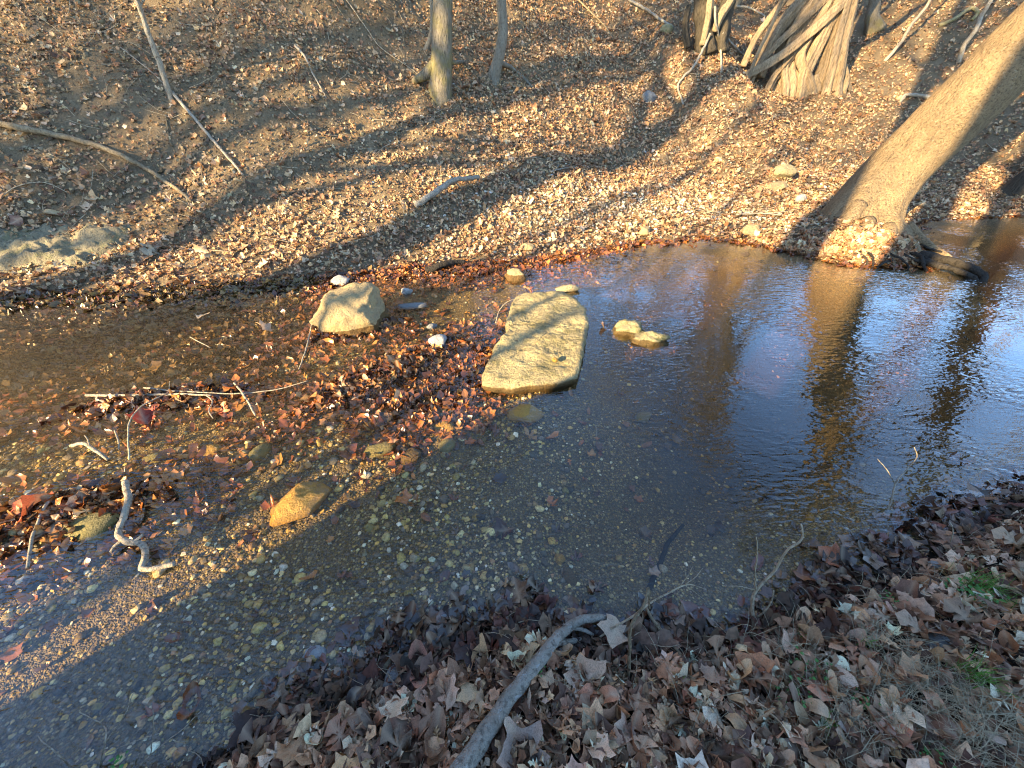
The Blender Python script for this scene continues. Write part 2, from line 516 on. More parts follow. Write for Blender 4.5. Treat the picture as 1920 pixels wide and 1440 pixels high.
# ------------------------------------------------------------------ terrain
def grid_axis(pieces):
    out = []
    for a, b, st in pieces:
        out.append(np.arange(a, b, st))
    out.append([pieces[-1][1]])
    return np.concatenate(out)
gx = grid_axis([(-60, -14, 1.0), (-14, -7, .25), (-7, 7.5, .05), (7.5, 14, .15), (14, 60, 1.0)])
gy = grid_axis([(-50, -12, 1.0), (-12, -1, .3), (-1, 5, .04), (5, 10, .07), (10, 16, .15), (16, 70, 1.0)])
GX, GY = np.meshgrid(gx, gy, indexing='ij')
GZ = height(GX, GY)
idx = np.arange(GX.size).reshape(GX.shape)
Q = np.stack([idx[:-1, :-1], idx[1:, :-1], idx[1:, 1:], idx[:-1, 1:]], -1).reshape(-1, 4)
V = np.stack([GX, GY, GZ], -1).reshape(-1, 3)
cx = (GX[:-1, :-1] + GX[1:, 1:]) / 2; cyy = (GY[:-1, :-1] + GY[1:, 1:]) / 2
reg = region(cx, cyy).ravel()
def sub_terrain(name, k, mat):
    q = Q[reg == k]
    u, inv = np.unique(q, return_inverse=True)
    o = mesh_np(name, V[u], inv.reshape(-1, 4), mat)
    tag(o, kind='structure')
    return o
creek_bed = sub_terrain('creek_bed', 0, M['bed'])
far_bank = sub_terrain('far_bank', 1, M['far'])
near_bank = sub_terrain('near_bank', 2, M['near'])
# open the far side of the wood floor to the horizon
hz = .9
bm_v = [(-450, -450, -1.5), (450, -450, -1.5), (450, 450, -1.5), (-450, 450, -1.5)]
o = mesh_np('ground', bm_v, [(0, 1, 2, 3)], M['far'], smooth=False); tag(o, kind='structure')

wv = [(-50, -45, 0), (50, -45, 0), (50, 20, 0), (-50, 20, 0), (-50, -45, -1.0), (50, -45, -1.0), (50, 20, -1.0), (-50, 20, -1.0)]
o = mesh_np('water', wv, [(0, 1, 2, 3), (7, 6, 5, 4), (0, 4, 5, 1), (1, 5, 6, 2), (2, 6, 7, 3), (3, 7, 4, 0)], M['water'], smooth=False)
tag(o, kind='structure')

# ------------------------------------------------------------------ leaf shapes
def poly_to_leaf(outline, center, curl=.35, fold=.25, seed=0, rings=(.5,), size=1.0):
    """outline (n,2) around center; returns V, T, vein factor"""
    r = np.random.default_rng(seed)
    o = np.array(outline, float); c = np.array(center, float)
    n = len(o)
    vs = [np.array([[c[0], c[1]]])]
    for f in rings: vs.append(c + (o - c) * f)
    vs.append(o)
    P = np.concatenate(vs)
    T = []
    for k in range(n):
        T.append((0, 1 + k, 1 + (k + 1) % n))
    for j in range(len(rings)):
        b = 1 + j * n
        for k in range(n):
            k2 = (k + 1) % n
            T.append((b + k, b + n + k, b + n + k2)); T.append((b + k, b + n + k2, b + k2))
    x, y = P[:, 0], P[:, 1]
    ph = r.uniform(0, 6.28, 4)
    z = curl * (x * x) * r.uniform(.3, 1.3) + curl * ((y - .5) ** 2) * r.uniform(-.8, 1.2)
    z += .10 * curl / .35 * np.sin(5 * x + ph[0]) * np.cos(4 * y + ph[1])
    z += .05 * np.sin(11 * x + ph[2]) * np.sin(9 * y + ph[3])
    z += fold * np.abs(x)
    V_ = np.stack([x, y, z], 1)
    V_[:, 1] -= .5
    return V_ * size, np.array(T)

def oak_outline(n=7, seed=0):
    r = np.random.default_rng(seed)
    pts = [(0, 0)]
    rt = []
    for k in range(n):
        t = (k + .5) / n
        wdt = (.16 + .20 * math.sin(math.pi * min(1, t * 1.05))) * r.uniform(.85, 1.15)
        rt.append((.05 + .03 * math.sin(3 * t), t - .35 / n)); rt.append((wdt, t + .12 / n))
    right = rt; left = [(-x * r.uniform(.85, 1.1), y + r.uniform(-.02, .02)) for x, y in reversed(rt)]
    return pts + right + [(0, 1.0)] + left, (0, .5)

def maple_outline(seed=0, deep=.30):
    """broad sycamore leaf with pointed lobes"""
    r = np.random.default_rng(seed)
    pts = []
    lob = [(-125, .44), (-60, .58), (0, .64), (60, .58), (125, .44)]
    c = (0, .38)
    for k, (a, L) in enumerate(lob):
        a2 = a + r.uniform(-6, 6); L = L * r.uniform(.9, 1.08)
        def P(ang, rad): return (c[0] + rad * math.sin(R(ang)), c[1] + rad * math.cos(R(ang)))
        w = 17
        pts.append(P(a2 - w, L * .74)); pts.append(P(a2 - w * .45, L * .86)); pts.append(P(a2, L)); pts.append(P(a2 + w * .5, L * .84)); pts.append(P(a2 + w, L * .76))
        if k < len(lob) - 1:
            am = (a2 + lob[k + 1][0]) / 2
            pts.append(P(am, min(L, lob[k + 1][1]) * (1 - deep) * r.uniform(.9, 1.15)))
    pts.append((0, .05))
    pts = [(x, y) for x, y in pts]
    return pts, c

def ellipse_outline(n=12, wdt=.22, seed=0):
    r = np.random.default_rng(seed)
    pts = []
    for k in range(n):
        a = 2 * math.pi * k / n
        x = wdt * math.sin(a) * (1 + r.uniform(-.18, .18)); y = .5 - .5 * math.cos(a)
        pts.append((x, y))
    return pts, (0, .5)

LEAF_HI, LEAF_LO = [], []
for s in range(5):
    o_, c_ = maple_outline(s); LEAF_HI.append(poly_to_leaf(o_, c_, .8, .16, s, (.55,)))
for s in range(5):
    o_, c_ = oak_outline(4, s); LEAF_HI.append(poly_to_leaf(o_, c_, 1.0, .38, 10 + s, (.5,)))
for s in range(3):
    o_, c_ = ellipse_outline(12, .24, s); LEAF_HI.append(poly_to_leaf(o_, c_, 1.2, .8, 20 + s, (.5,)))
def thin(o_, c_, step=2): return o_[::step], c_
for s in range(3):
    o_, c_ = maple_outline(s + 30); LEAF_LO.append(poly_to_leaf([p for k, p in enumerate(o_) if k % 6 in (2, 5)], c_, .6, .25, s, ()))
for s in range(5):
    o_, c_ = oak_outline(3, s + 30); LEAF_LO.append(poly_to_leaf(o_, c_, .9, .5, 40 + s, ()))
for s in range(4):
    o_, c_ = ellipse_outline(7, .24, s + 30); LEAF_LO.append(poly_to_leaf(o_, c_, .9, .5, 50 + s, ()))

def rot_from(normals, yaw, tilt_ax, tilt, r):
    """rotation matrices: yaw about z, tilt, then align z with the ground normal"""
    n = len(yaw)
    cy_, sy = np.cos(yaw), np.sin(yaw)
    Rz = np.zeros((n, 3, 3)); Rz[:, 0, 0] = cy_; Rz[:, 0, 1] = -sy; Rz[:, 1, 0] = sy; Rz[:, 1, 1] = cy_; Rz[:, 2, 2] = 1
    ax = np.stack([np.cos(tilt_ax), np.sin(tilt_ax), np.zeros(n)], 1)
    def rod(ax, ang):
        c = np.cos(ang)[:, None, None]; s = np.sin(ang)[:, None, None]
        K = np.zeros((len(ang), 3, 3))
        K[:, 0, 1] = -ax[:, 2]; K[:, 0, 2] = ax[:, 1]; K[:, 1, 0] = ax[:, 2]; K[:, 1, 2] = -ax[:, 0]; K[:, 2, 0] = -ax[:, 1]; K[:, 2, 1] = ax[:, 0]
        return np.eye(3) + s * K + (1 - c) * (K @ K)
    Rt = rod(ax, tilt)
    nx = np.stack([-normals[:, 1], normals[:, 0], np.zeros(n)], 1)
    ln = np.linalg.norm(nx, axis=1, keepdims=True); ln[ln < 1e-6] = 1
    ang = np.arccos(np.clip(normals[:, 2], -1, 1))
    Rn = rod(nx / ln, ang)
    return Rn @ Rt @ Rz

def normals_at(x, y):
    e = .06
    dx = (height(x + e, y) - height(x - e, y)) / (2 * e); dy = (height(x, y + e) - height(x, y - e)) / (2 * e)
    n = np.stack([-dx, -dy, np.ones_like(dx)], 1)
    return n / np.linalg.norm(n, axis=1, keepdims=True)

def scatter_mesh(name, shapes, pos, Rm, size, cols, mat, pick, zs=None, **kw):
    Vs, Ts, Cs = [], [], []
    off = 0
    for k, (V_, T_) in enumerate(shapes):
        m = np.where(pick == k)[0]
        if not len(m): continue
        P = np.einsum('nij,vj->nvi', Rm[m], V_) * size[m][:, None, None] + pos[m][:, None, :]
        nv = len(V_)
        T = (T_[None] + (np.arange(len(m)) * nv)[:, None, None]).reshape(-1, 3) + off
        Vs.append(P.reshape(-1, 3)); Ts.append(T); Cs.append(np.repeat(cols[m], nv, 0))
        off += nv * len(m)
    return mesh_np(name, np.concatenate(Vs), np.concatenate(Ts), mat, np.concatenate(Cs), **kw)

def palette(n, cols, jitter=.25, r=rng):
    c = np.array(cols)[r.integers(0, len(cols), n)]
    return np.clip(c * (1 + r.uniform(-jitter, jitter, (n, 1))) * (1 + r.uniform(-.06, .06, (n, 3))), .005, .9)

DRY_NEAR = [(.11, .06, .04), (.16, .10, .07), (.20, .105, .06), (.42, .26, .16), (.52, .34, .22), (.30, .17, .10), (.62, .44, .29), (.17, .09, .055), (.44, .27, .15), (.68, .53, .38), (.36, .17, .09), (.24, .14, .085), (.54, .33, .18)]
DRY_FAR = [(.46, .29, .15), (.56, .37, .20), (.36, .20, .10), (.62, .46, .28), (.24, .13, .07), (.44, .22, .10), (.50, .33, .18), (.17, .095, .055)]
WET = [(.07, .035, .018), (.10, .04, .02), (.15, .05, .02), (.26, .085, .02), (.36, .13, .03), (.13, .05, .02), (.42, .20, .06), (.09, .04, .02), (.30, .13, .04), (.18, .06, .02)]
WETDARK = [(.10, .065, .045), (.16, .10, .06), (.065, .048, .038), (.24, .15, .09), (.14, .06, .04)]

# ---- candidates over the visible ground
def candidates(n, x0, x1, y0, y1):
    x = rng.uniform(x0, x1, n); y = rng.uniform(y0, y1, n)
    z = height(x, y)
    m = in_view(x, y, z)
    return x[m], y[m], z[m]

# ================= far bank leaf litter
x, y, z = candidates(430000, -13, 24, 2.5, 20)
x2, y2_, z2 = candidates(70000, 2, 34, 17, 32)
x, y, z = np.concatenate([x, x2]), np.concatenate([y, y2_]), np.concatenate([z, z2])
m = region(x, y) == 1
x, y, z = x[m], y[m], z[m]
s = far_s(x, y)
rgt = sstep(x, .3, 4.2)
patch = fbm2(x, y, .9, 3, 21) + .35 * fbm2(x, y, 4, 2, 22)
dens = np.where(s < 1.6, 1.0, np.clip(1.0 - (s - 1.6) * .35, .30, 1))          # litter thins on the raw hillside at the left
hill = (1 - sstep(x, -2.6, .2)) * sstep(s, .8, 2.2)
d_hill = np.clip(.42 + .75 * sstep(patch, -.05, .35), 0, 1)
d = 1.0 * (1 - hill) + hill * d_hill
gravel = np.exp(-((x - 2.0) ** 2 / 3.2 + (s - 1.1) ** 2 / .35))
d = d * (1 - .45 * gravel)
dist = np.hypot(x, y)
keep = rng.random(len(x)) < d * np.clip(1.15 - (dist - 6) * .06, .35, 1)
x, y, z, s = x[keep], y[keep], z[keep], s[keep]
n = len(x)
nm = normals_at(x, y)
size = rng.lognormal(math.log(.049), .42, n) * (1 - .18 * (1 - sstep(x, -2.6, .2)) * sstep(s, .8, 2.2))
px, py, dd = project(x, y, z)
cols = palette(n, DRY_FAR, .3)
wetf = (s < .10)
cols[wetf] = palette(int(wetf.sum()), WET, .3)
lift = rng.uniform(.0, .035, n) * np.clip(s * 4, .2, 1)
pos = np.stack([x, y, z], 1) + nm * lift[:, None]
tilt = rng.normal(0, .42, n) * np.clip(s * 4 + .3, .3, 1)
Rm = rot_from(nm, rng.uniform(0, 6.28, n), rng.uniform(0, 6.28, n), tilt, rng)
app = size / dd
order = np.argsort(-app)
vis = np.array([k for k in order if 0 < px[k] < 1920 and 0 < py[k] < 1440][:300])
mask = np.ones(n, bool); mask[vis] = False
far_leaf_parts = (pos[vis], Rm[vis], size[vis], cols[vis])
pick = rng.choice(12, n, p=[.05] * 3 + [.11] * 5 + [.075] * 4)
near_lod = mask & (dd < 5.2)
o = scatter_mesh('leaf_litter', LEAF_LO, pos[mask], Rm[mask], size[mask], cols[mask], M['leaf'], pick[mask])
tag(o, 'tan and brown dry fallen leaves covering the bank across the creek', 'leaf litter', kind='stuff')
print('far leaves', n)

# large leaves as single objects with shared meshes
def leaf_meshes(prefix, shapes, mat):
    out = []
    for k, (V_, T_) in enumerate(shapes):
        me = bpy.data.meshes.new(prefix)
        me.from_pydata([tuple(v) for v in V_], [], [tuple(int(i) for i in t_) for t_ in T_])
        for p in me.polygons: p.use_smooth = True
        # vein factor: the centre and the ring's lobe directions
        r = np.hypot(V_[:, 0], V_[:, 1] + .1)
        ve = np.clip(1 - np.abs(V_[:, 0]) * 9, 0, 1)
        ve[0] = 1
        a = me.color_attributes.new('Col', 'FLOAT_COLOR', 'POINT')
        c = np.ones((len(V_), 4), np.float32); c[:, :3] = ve[:, None]
        a.data.foreach_set('color', c.ravel())
        me.materials.append(mat)
        out.append(me)
    return out
BIG_MESH = leaf_meshes('leaf', LEAF_HI, M['bigleaf'])
M['bigleaf_wet'] = solo_leaf_material('large_wet_leaf')
M['bigleaf_wet'].node_tree.nodes['Principled BSDF'].inputs['Roughness'].default_value = .2
BIG_WET = leaf_meshes('leaf', LEAF_HI, M['bigleaf_wet'])

def place_leaf_part(parent, me, p, Rmat, s_, c, name='leaf'):
    o = bpy.data.objects.new(name, me)
    COL.objects.link(o)
    M4 = Matrix([[*(Rmat[0] * s_), p[0]], [*(Rmat[1] * s_), p[1]], [*(Rmat[2] * s_), p[2]], [0, 0, 0, 1]])
    o.matrix_world = M4
    o.color = (*c, 1)
    if parent is not None: o.parent = parent
    return o
P_, Rm_, S_, C_ = far_leaf_parts
for k in range(len(P_)):
    place_leaf_part(far_bank, BIG_MESH[random.randrange(13)], P_[k], Rm_[k], S_[k], C_[k])

# ================= near bank leaf litter
x, y, z = candidates(76000, -2.6, 5.0, -.9, 2.2)
ns = near_s(x, y)
m = (region(x, y) == 2)
x, y, z, ns = x[m], y[m], z[m], ns[m]
bare = sstep(fbm2(x, y, 1.6, 3, 31), -.25, .1) * sstep(x, .55, 1.0)
keep = rng.random(len(x)) < (1 - .72 * bare) * (.80 - .30 * sstep(x, .9, 1.6))
x, y, z, ns = x[keep], y[keep], z[keep], ns[keep]
n = len(x); nm = normals_at(x, y)
size = np.clip(rng.lognormal(math.log(.055), .48, n), .02, .15)
cols = np.clip(palette(n, DRY_NEAR, .4) * np.array([1.28, 1.24, 1.16]), 0, .85)
wetf = ns < .10 * (1 - .6 * sstep(x, .6, 1.5)) + .02
cols[wetf] = palette(int(wetf.sum()), WETDARK, .3)
lift = rng.uniform(0, .045, n) * np.clip(ns * 5, .2, 1)
pos = np.stack([x, y, z + .004], 1) + nm * lift[:, None]
tilt = rng.normal(0, .29, n) * np.clip(ns * 5 + .2, .2, 1)
Rm = rot_from(nm, rng.uniform(0, 6.28, n), rng.uniform(0, 6.28, n), tilt, rng)
px, py, dd = project(*pos.T)
app = size / dd * (1 + 6 * np.clip(lift, 0, .05) / .05)
order = np.argsort(-app)
vis = np.array([k for k in order if 0 < px[k] < 1920 and 0 < py[k] < 1440][:300])
mask = np.ones(n, bool); mask[vis] = False
pick = rng.choice(13, n, p=[.056] * 5 + [.094] * 5 + [.25 / 3] * 3)
o = scatter_mesh('leaf_litter', LEAF_HI, pos[mask], Rm[mask], size[mask], cols[mask], M['leaf'], pick[mask])
tag(o, 'brown and grey fallen leaves heaped along the shaded near bank', 'leaf litter', kind='stuff')
for k in vis:
    wet_ = wetf[k]
    place_leaf_part(near_bank, (BIG_WET if wet_ else BIG_MESH)[pick[k]], pos[k], Rm[k], size[k], cols[k])
print('near leaves', n)

# ================= sunken leaves on the bed
x, y, z = candidates(300000, -9, 7, -.8, 7)
m = region(x, y) == 0
x, y, z = x[m], y[m], z[m]
fs = -far_s(x, y); ns = -near_s(x, y)
lb = np.zeros_like(x)
left = 1 - sstep(x, .6, 2.2)
lb += (.9 * (1 - sstep(fs, .3, .9)) + .30 * (1 - sstep(fs, .7, 2.0)) * sstep(-x, 1.0, 2.5)) * left
lb += .5 * (1 - sstep(fs, .03, .22))
lb += 1.1 * (1 - sstep(ns, .03, .20)) * sstep(x, -1.1, -.8) * (1 - .6 * sstep(x, .15, .4))
lb += .6 * (1 - sstep(ns, .06, .30)) * sstep(x, 1.1, 1.6)
lb += .95 * np.exp(-((x + 4.6) ** 2 / 4.0 + (y - 3.0) ** 2 / .5))
for bx, by, la, lb_, h, ang in BARS:
    c, si = math.cos(ang), math.sin(ang)
    u = (x - bx) * c + (y - by) * si; v = -(x - bx) * si + (y - by) * c
    lb += 1.2 * np.exp(-(u * u / (la * la * 1.2) + v * v / (lb_ * lb_ * 1.5)))
lb *= .55 + .75 * sstep(fbm2(x, y, 2.2, 3, 41), -.3, .3)
lb += .012
keep = rng.random(len(x)) < np.clip(lb, 0, 1) * .80
x, y, z, fs, ns = x[keep], y[keep], z[keep], fs[keep], ns[keep]
n = len(x); nm = normals_at(x, y)
size = np.clip(rng.lognormal(math.log(.064), .36, n), .03, .14)
cols = palette(n, WET, .35)
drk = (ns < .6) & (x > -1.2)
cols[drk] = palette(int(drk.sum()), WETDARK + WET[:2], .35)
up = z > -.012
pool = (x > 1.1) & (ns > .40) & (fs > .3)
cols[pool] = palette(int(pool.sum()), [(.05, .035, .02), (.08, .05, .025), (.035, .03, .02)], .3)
farl = (x < -2.4) & (fs < 2.2) & (y > 2.4)  # shade over the far-left water is put into these darker leaf colours
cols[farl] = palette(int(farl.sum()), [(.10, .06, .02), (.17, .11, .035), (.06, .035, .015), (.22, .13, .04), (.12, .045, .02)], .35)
dry = up & (rng.random(n) < .10)
cols[dry] = palette(int(dry.sum()), DRY_FAR, .3)
pos = np.stack([x, y, z + .003], 1) + nm * rng.uniform(0, .014, (n, 1)) * (1 + 1.5 * up[:, None])
tilt = rng.normal(0, .16, n) * (1 + 1.6 * up)
Rm = rot_from(nm, rng.uniform(0, 6.28, n), rng.uniform(0, 6.28, n), tilt, rng)
px, py, dd = project(*pos.T)
order = np.argsort(-size / dd * (1 + up))
vis = np.array([k for k in order if 0 < px[k] < 1920 and 0 < py[k] < 1440][:300])
mask = np.ones(n, bool); mask[vis] = False
pick = rng.integers(0, 12, n)
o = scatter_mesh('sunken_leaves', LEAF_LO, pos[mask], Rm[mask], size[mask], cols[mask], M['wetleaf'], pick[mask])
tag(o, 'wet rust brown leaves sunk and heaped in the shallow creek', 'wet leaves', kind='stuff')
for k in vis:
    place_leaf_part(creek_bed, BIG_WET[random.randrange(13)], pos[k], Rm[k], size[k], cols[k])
print('sunken', n)

# ------------------------------------------------------------------ rocks
def ico(sub):
    import bmesh
    bm = bmesh.new(); bmesh.ops.create_icosphere(bm, subdivisions=sub, radius=1)
    V_ = np.array([v.co[:] for v in bm.verts]); T_ = np.array([[v.index for v in f.verts] for f in bm.faces]); bm.free()
    return V_, T_
ICO = {k: ico(k) for k in (1, 2, 3, 4, 5)}

def chunk(seed, sub=1, cuts=7, noise=.12, flat=.6, lo=.42):
    r = np.random.default_rng(seed)
    V_, T_ = ICO[sub]; V_ = V_.copy()
    for k in range(cuts):
        nrm = r.normal(size=3); nrm /= np.linalg.norm(nrm)
        dd_ = r.uniform(lo, .82)
        e = V_ @ nrm - dd_
        V_ = V_ - np.where(e > 0, e, 0)[:, None] * nrm * .9
    V_ = V_ * (1 + noise * fbm(V_ * 1.6 + seed * 3.1, 3))[:, None]
    if sub >= 3: V_ = V_ * (1 + .8 * noise * fbm(V_ * 4 + seed, 4) - .5 * noise * np.abs(fbm(V_ * 2.5 + 3 * seed, 3)))[:, None]
    V_[:, 2] *= flat
    return V_, T_

PEB = [chunk(s, 1, 5, .45, random.uniform(.35, .7)) for s in range(8)]
PEB2 = [chunk(s + 50, 2, 8, .42, random.uniform(.35, .65)) for s in range(8)]
PCOL = [(.42, .27, .08), (.26, .165, .05), (.56, .42, .18), (.10, .07, .035), (.46, .32, .10), (.06, .045, .025), (.56, .45, .25), (.40, .24, .06), (.16, .13, .09), (.25, .20, .12), (.09, .07, .045), (.60, .54, .38), (.30, .17, .07), (.12, .09, .05), (.30, .22, .06), (.36, .27, .10), (.20, .13, .05)]
x, y, z = candidates(250000, -7, 6, -.8, 6.3)
m = region(x, y) == 0
x, y, z = x[m], y[m], z[m]
fs = -far_s(x, y); ns = -near_s(x, y)
gd = .25 + .75 * (1 - sstep(x, -.6, .9))
gd *= .35 + .65 * sstep(fs, .8, 2.2)
gd *= 1 - .7 * np.exp(-((x + 4.6) ** 2 / 3.2 + (y - 3.0) ** 2 / .35))
gd *= .22 + .95 * sstep(fbm2(x, y, 2.1, 3, 61), -.25, .2)
keep = rng.random(len(x)) < np.clip(gd, 0, 1) * .85
x, y, z = x[keep], y[keep], z[keep]
n = len(x)
size = np.clip(rng.lognormal(math.log(.0082), .50, n), .004, .028)
size *= np.where(x > .4, .8, 1)
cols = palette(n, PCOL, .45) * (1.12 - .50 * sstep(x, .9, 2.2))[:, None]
nm = normals_at(x, y)
pos = np.stack([x, y, z + size * .25], 1)
Rm = rot_from(nm, rng.uniform(0, 6.28, n), rng.uniform(0, 6.28, n), rng.normal(0, .25, n), rng)
stretch = None
px, py, dd = project(*pos.T)
order = np.argsort(-size / dd)
vis = np.array([k for k in order if 0 < px[k] < 1920 and 0 < py[k] < 1440][:300])
mask = np.ones(n, bool); mask[vis] = False
pick = rng.integers(0, 8, n)
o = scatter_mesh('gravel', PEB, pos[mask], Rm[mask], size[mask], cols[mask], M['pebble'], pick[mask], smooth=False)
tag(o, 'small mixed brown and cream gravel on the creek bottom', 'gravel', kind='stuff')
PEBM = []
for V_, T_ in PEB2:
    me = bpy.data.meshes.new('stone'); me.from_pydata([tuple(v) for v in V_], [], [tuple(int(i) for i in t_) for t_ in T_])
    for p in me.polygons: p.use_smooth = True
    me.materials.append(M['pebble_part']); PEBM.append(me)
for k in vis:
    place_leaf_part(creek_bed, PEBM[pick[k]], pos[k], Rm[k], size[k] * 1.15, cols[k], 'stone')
print('gravel', n)

# crumbs of earth on the raw hillside
x, y, z = candidates(130000, -12, 3, 5, 14)
s = far_s(x, y)
m = (region(x, y) == 1) & (s > .9) & (rng.random(len(x)) < (.25 + .75 * sstep(fbm2(x, y, 1.5, 3, 91), -.2, .3)) * (1 - sstep(x, -1, 2)) * .6)
x, y, z = x[m], y[m], z[m]; n = len(x)
size = np.clip(rng.lognormal(math.log(.016), .5, n), .007, .06)
nm = normals_at(x, y); pos = np.stack([x, y, z + size * .15], 1)
Rm = rot_from(nm, rng.uniform(0, 6.28, n), rng.uniform(0, 6.28, n), rng.normal(0, .4, n), rng)
o = scatter_mesh('soil_crumbs', PEB, pos, Rm, size, palette(n, [(.20, .145, .085), (.15, .105, .06), (.26, .20, .12), (.11, .075, .045)], .3), M['pebble_dry'], rng.integers(0, 8, n), smooth=False)
tag(o, 'loose crumbs of brown earth on the eroded hillside', 'soil', kind='stuff')

# gravel bar on the far bank
x, y, z = candidates(60000, -2.5, 9, 4.5, 11)
m = region(x, y) == 1
x, y, z = x[m], y[m], z[m]; s = far_s(x, y)
gd = np.exp(-((x - 2.3) ** 2 / 5.0 + (s - 1.3) ** 2 / .6)) + .5 * np.exp(-((x - 5.5) ** 2 / 5 + (s - 2.2) ** 2 / .8)) + .10 * (1 - sstep(s, .1, .5)) + .02
keep = rng.random(len(x)) < np.clip(gd, 0, 1) * .8
x, y, z = x[keep], y[keep], z[keep]; n = len(x)
size = np.clip(rng.lognormal(math.log(.016), .45, n), .007, .06)
cols = palette(n, [(.50, .44, .32), (.40, .33, .21), (.34, .26, .16), (.58, .54, .44), (.28, .22, .15)], .25)
nm = normals_at(x, y); pos = np.stack([x, y, z + size * .3 + .006], 1)
Rm = rot_from(nm, rng.uniform(0, 6.28, n), rng.uniform(0, 6.28, n), rng.normal(0, .25, n), rng)
o = scatter_mesh('bar_gravel', PEB, pos, Rm, size, cols, M['pebble'], rng.integers(0, 8, n), smooth=True)
tag(o, 'pale gravel showing between leaves on the sunlit bar', 'gravel', kind='stuff')

def rock(name, label, p, dims, mat, seed=1, rot=0, sub=4, cuts=7, noise=.14, lo=.62, sink=.35, tilt=(0, 0), cat='rock', group=None, z=None):
    V_, T_ = chunk(seed, sub, cuts, noise, 1.0, lo)
    V_ = V_ / np.abs(V_).max(0)
    V_ = V_ * np.array(dims) / 2
    o = mesh_np(name, V_, T_, mat)
    p = Vector(p)
    o.location = (p.x, p.y, (p.z if z is None else z) + dims[2] * (.5 - sink))
    o.rotation_euler = (tilt[0], tilt[1], rot)
    tag(o, label, cat, group)
    return o

def bedp(px, py, lift=0.0):
    return at(px, py)

# ---- the flat slab
def slab():
    out = [(958, 562), (986, 547), (1020, 548), (1058, 545), (1082, 560), (1100, 580), (1104, 602), (1098, 640), (1090, 672), (1082, 702), (1040, 712), (1000, 718), (950, 722), (902, 718),
           (903, 700), (918, 665), (930, 640), (945, 618), (952, 590)]
    ZT = .085
    P = np.array([at(a, b, z=ZT)[:2] for a, b in out])
    c = P.mean(0)
    # resample the outline
    seg = np.linalg.norm(np.roll(P, -1, 0) - P, axis=1); cum = np.concatenate([[0], np.cumsum(seg)])
    N = 240
    tt = np.linspace(0, cum[-1], N, endpoint=False)
    PX = np.interp(tt, cum, np.append(P[:, 0], P[0, 0])); PY = np.interp(tt, cum, np.append(P[:, 1], P[0, 1]))
    O = np.stack([PX, PY], 1)
    jag = .034 * fbm(np.stack([O[:, 0] * 8, O[:, 1] * 8, np.zeros(N)], 1), 4)
    O = O + (O - c) / np.linalg.norm(O - c, axis=1, keepdims=True) * jag[:, None]
    Vv, T = [], []
    rings = np.concatenate([np.linspace(.02, .93, 80), [.96, .985, 1.0]])
    def zt(xy, f):
        q = np.stack([xy[:, 0] * 5, xy[:, 1] * 5, np.zeros(len(xy))], 1)
        st = fbm(q * np.array([1.0, 1.6, 1]) + 5, 5)
        terr = np.round(st * 5) / 5 * .6 + st * .4                     # weathered laminae in small steps
        zz = ZT + .034 * terr + .006 * fbm(q * 6, 3) + .02 * (xy[:, 1] - c[1])
        for (ax, ay, bx_, by_, wd_, dp_) in ((-.42, .10, .05, .22, .010, .016), (.05, .22, .40, .12, .008, .012), (-.25, -.38, .02, -.10, .009, .014), (.02, -.10, .10, .05, .007, .010), (.15, -.30, .36, -.16, .010, .013)):
            e_ = np.array([bx_ - ax, by_ - ay]); L2 = e_ @ e_
            rel = xy - c - np.array([ax, ay]) + .03 * np.stack([fbm(q * 1.5, 3), fbm(q * 1.5 + 9, 3)], 1)
            u_ = np.clip(rel @ e_ / L2, 0, 1)
            dl = np.linalg.norm(rel - u_[:, None] * e_, axis=1)
            zz = zz - dp_ * np.exp(-(dl / wd_) ** 2)
        edge = np.clip((f - .9) / .1, 0, 1)
        return zz - .022 * edge ** 2
    for f in rings:
        xy = c + (O - c) * f
        Vv.append(np.column_stack([xy, zt(xy, f)]))
    for zz, f in ((.035, 1.006), (.0, .985), (-.06, .93), (-.16, .85)):
        xy = c + (O - c) * (f + .012 * fbm(np.stack([O[:, 0] * 12, O[:, 1] * 12, np.full(N, zz * 30)], 1), 3)[:, None])
        Vv.append(np.column_stack([xy, np.full(N, zz)]))
    nr = len(Vv)
    Vv = np.concatenate(Vv)
    for j in range(nr - 1):
        a = j * N + np.arange(N); b = j * N + (np.arange(N) + 1) % N
        T.append(np.stack([a, a + N, b + N], 1)); T.append(np.stack([a, b + N, b], 1))
    T.append(np.stack([np.zeros(N - 2, int), 1 + np.arange(N - 2), 2 + np.arange(N - 2)], 1))
    T = np.concatenate(T)
    o = mesh_np('rock_slab', Vv, T, M['slab'])
    tag(o, 'large flat pale limestone slab lying level in the middle of the creek', 'rock')
    localise(o, (c[0], c[1], 0))
    return o
slab()

rock('boulder', 'big lumpy yellow and grey boulder left of the flat slab', at(668, 600, z=0), (.84, .70, .62), M['boulder'], 9, .9, 5, 12, .16, .72, .44, z=.0)
rock('mossy_rock', 'mossy cream rock rising from the pool, nearer the flat slab', at(1178, 618, z=0), (.34, .30, .24), M['mossrock'], 5, .3, 4, 5, .3, sink=.5, z=-.01)
rock('mossy_rock', 'low knobbly cream rock awash in the pool, farthest right of the midstream stones', at(1218, 636, z=0), (.40, .26, .17), M['mossrock'], 8, .1, 4, 5, .35, sink=.5, z=-.01)
rock('stone', 'small pale grey stone standing between the boulder and the flat slab', at(822, 645, z=0), (.18, .17, .17), M['white'], 12, .6, 3, 7, .15, sink=.4, z=0)
rock('stone', 'tiny grey stone just behind the pale upright one', at(810, 612, z=0), (.11, .08, .06), M['grey'], 13, .6, 3, 7, .15, sink=.4, z=0)
rock('stone', 'white chert stone touching the back of the big boulder', at(640, 530, z=0), (.26, .18, .14), M['white'], 14, 0, 3, 7, .2, sink=.4, z=0)
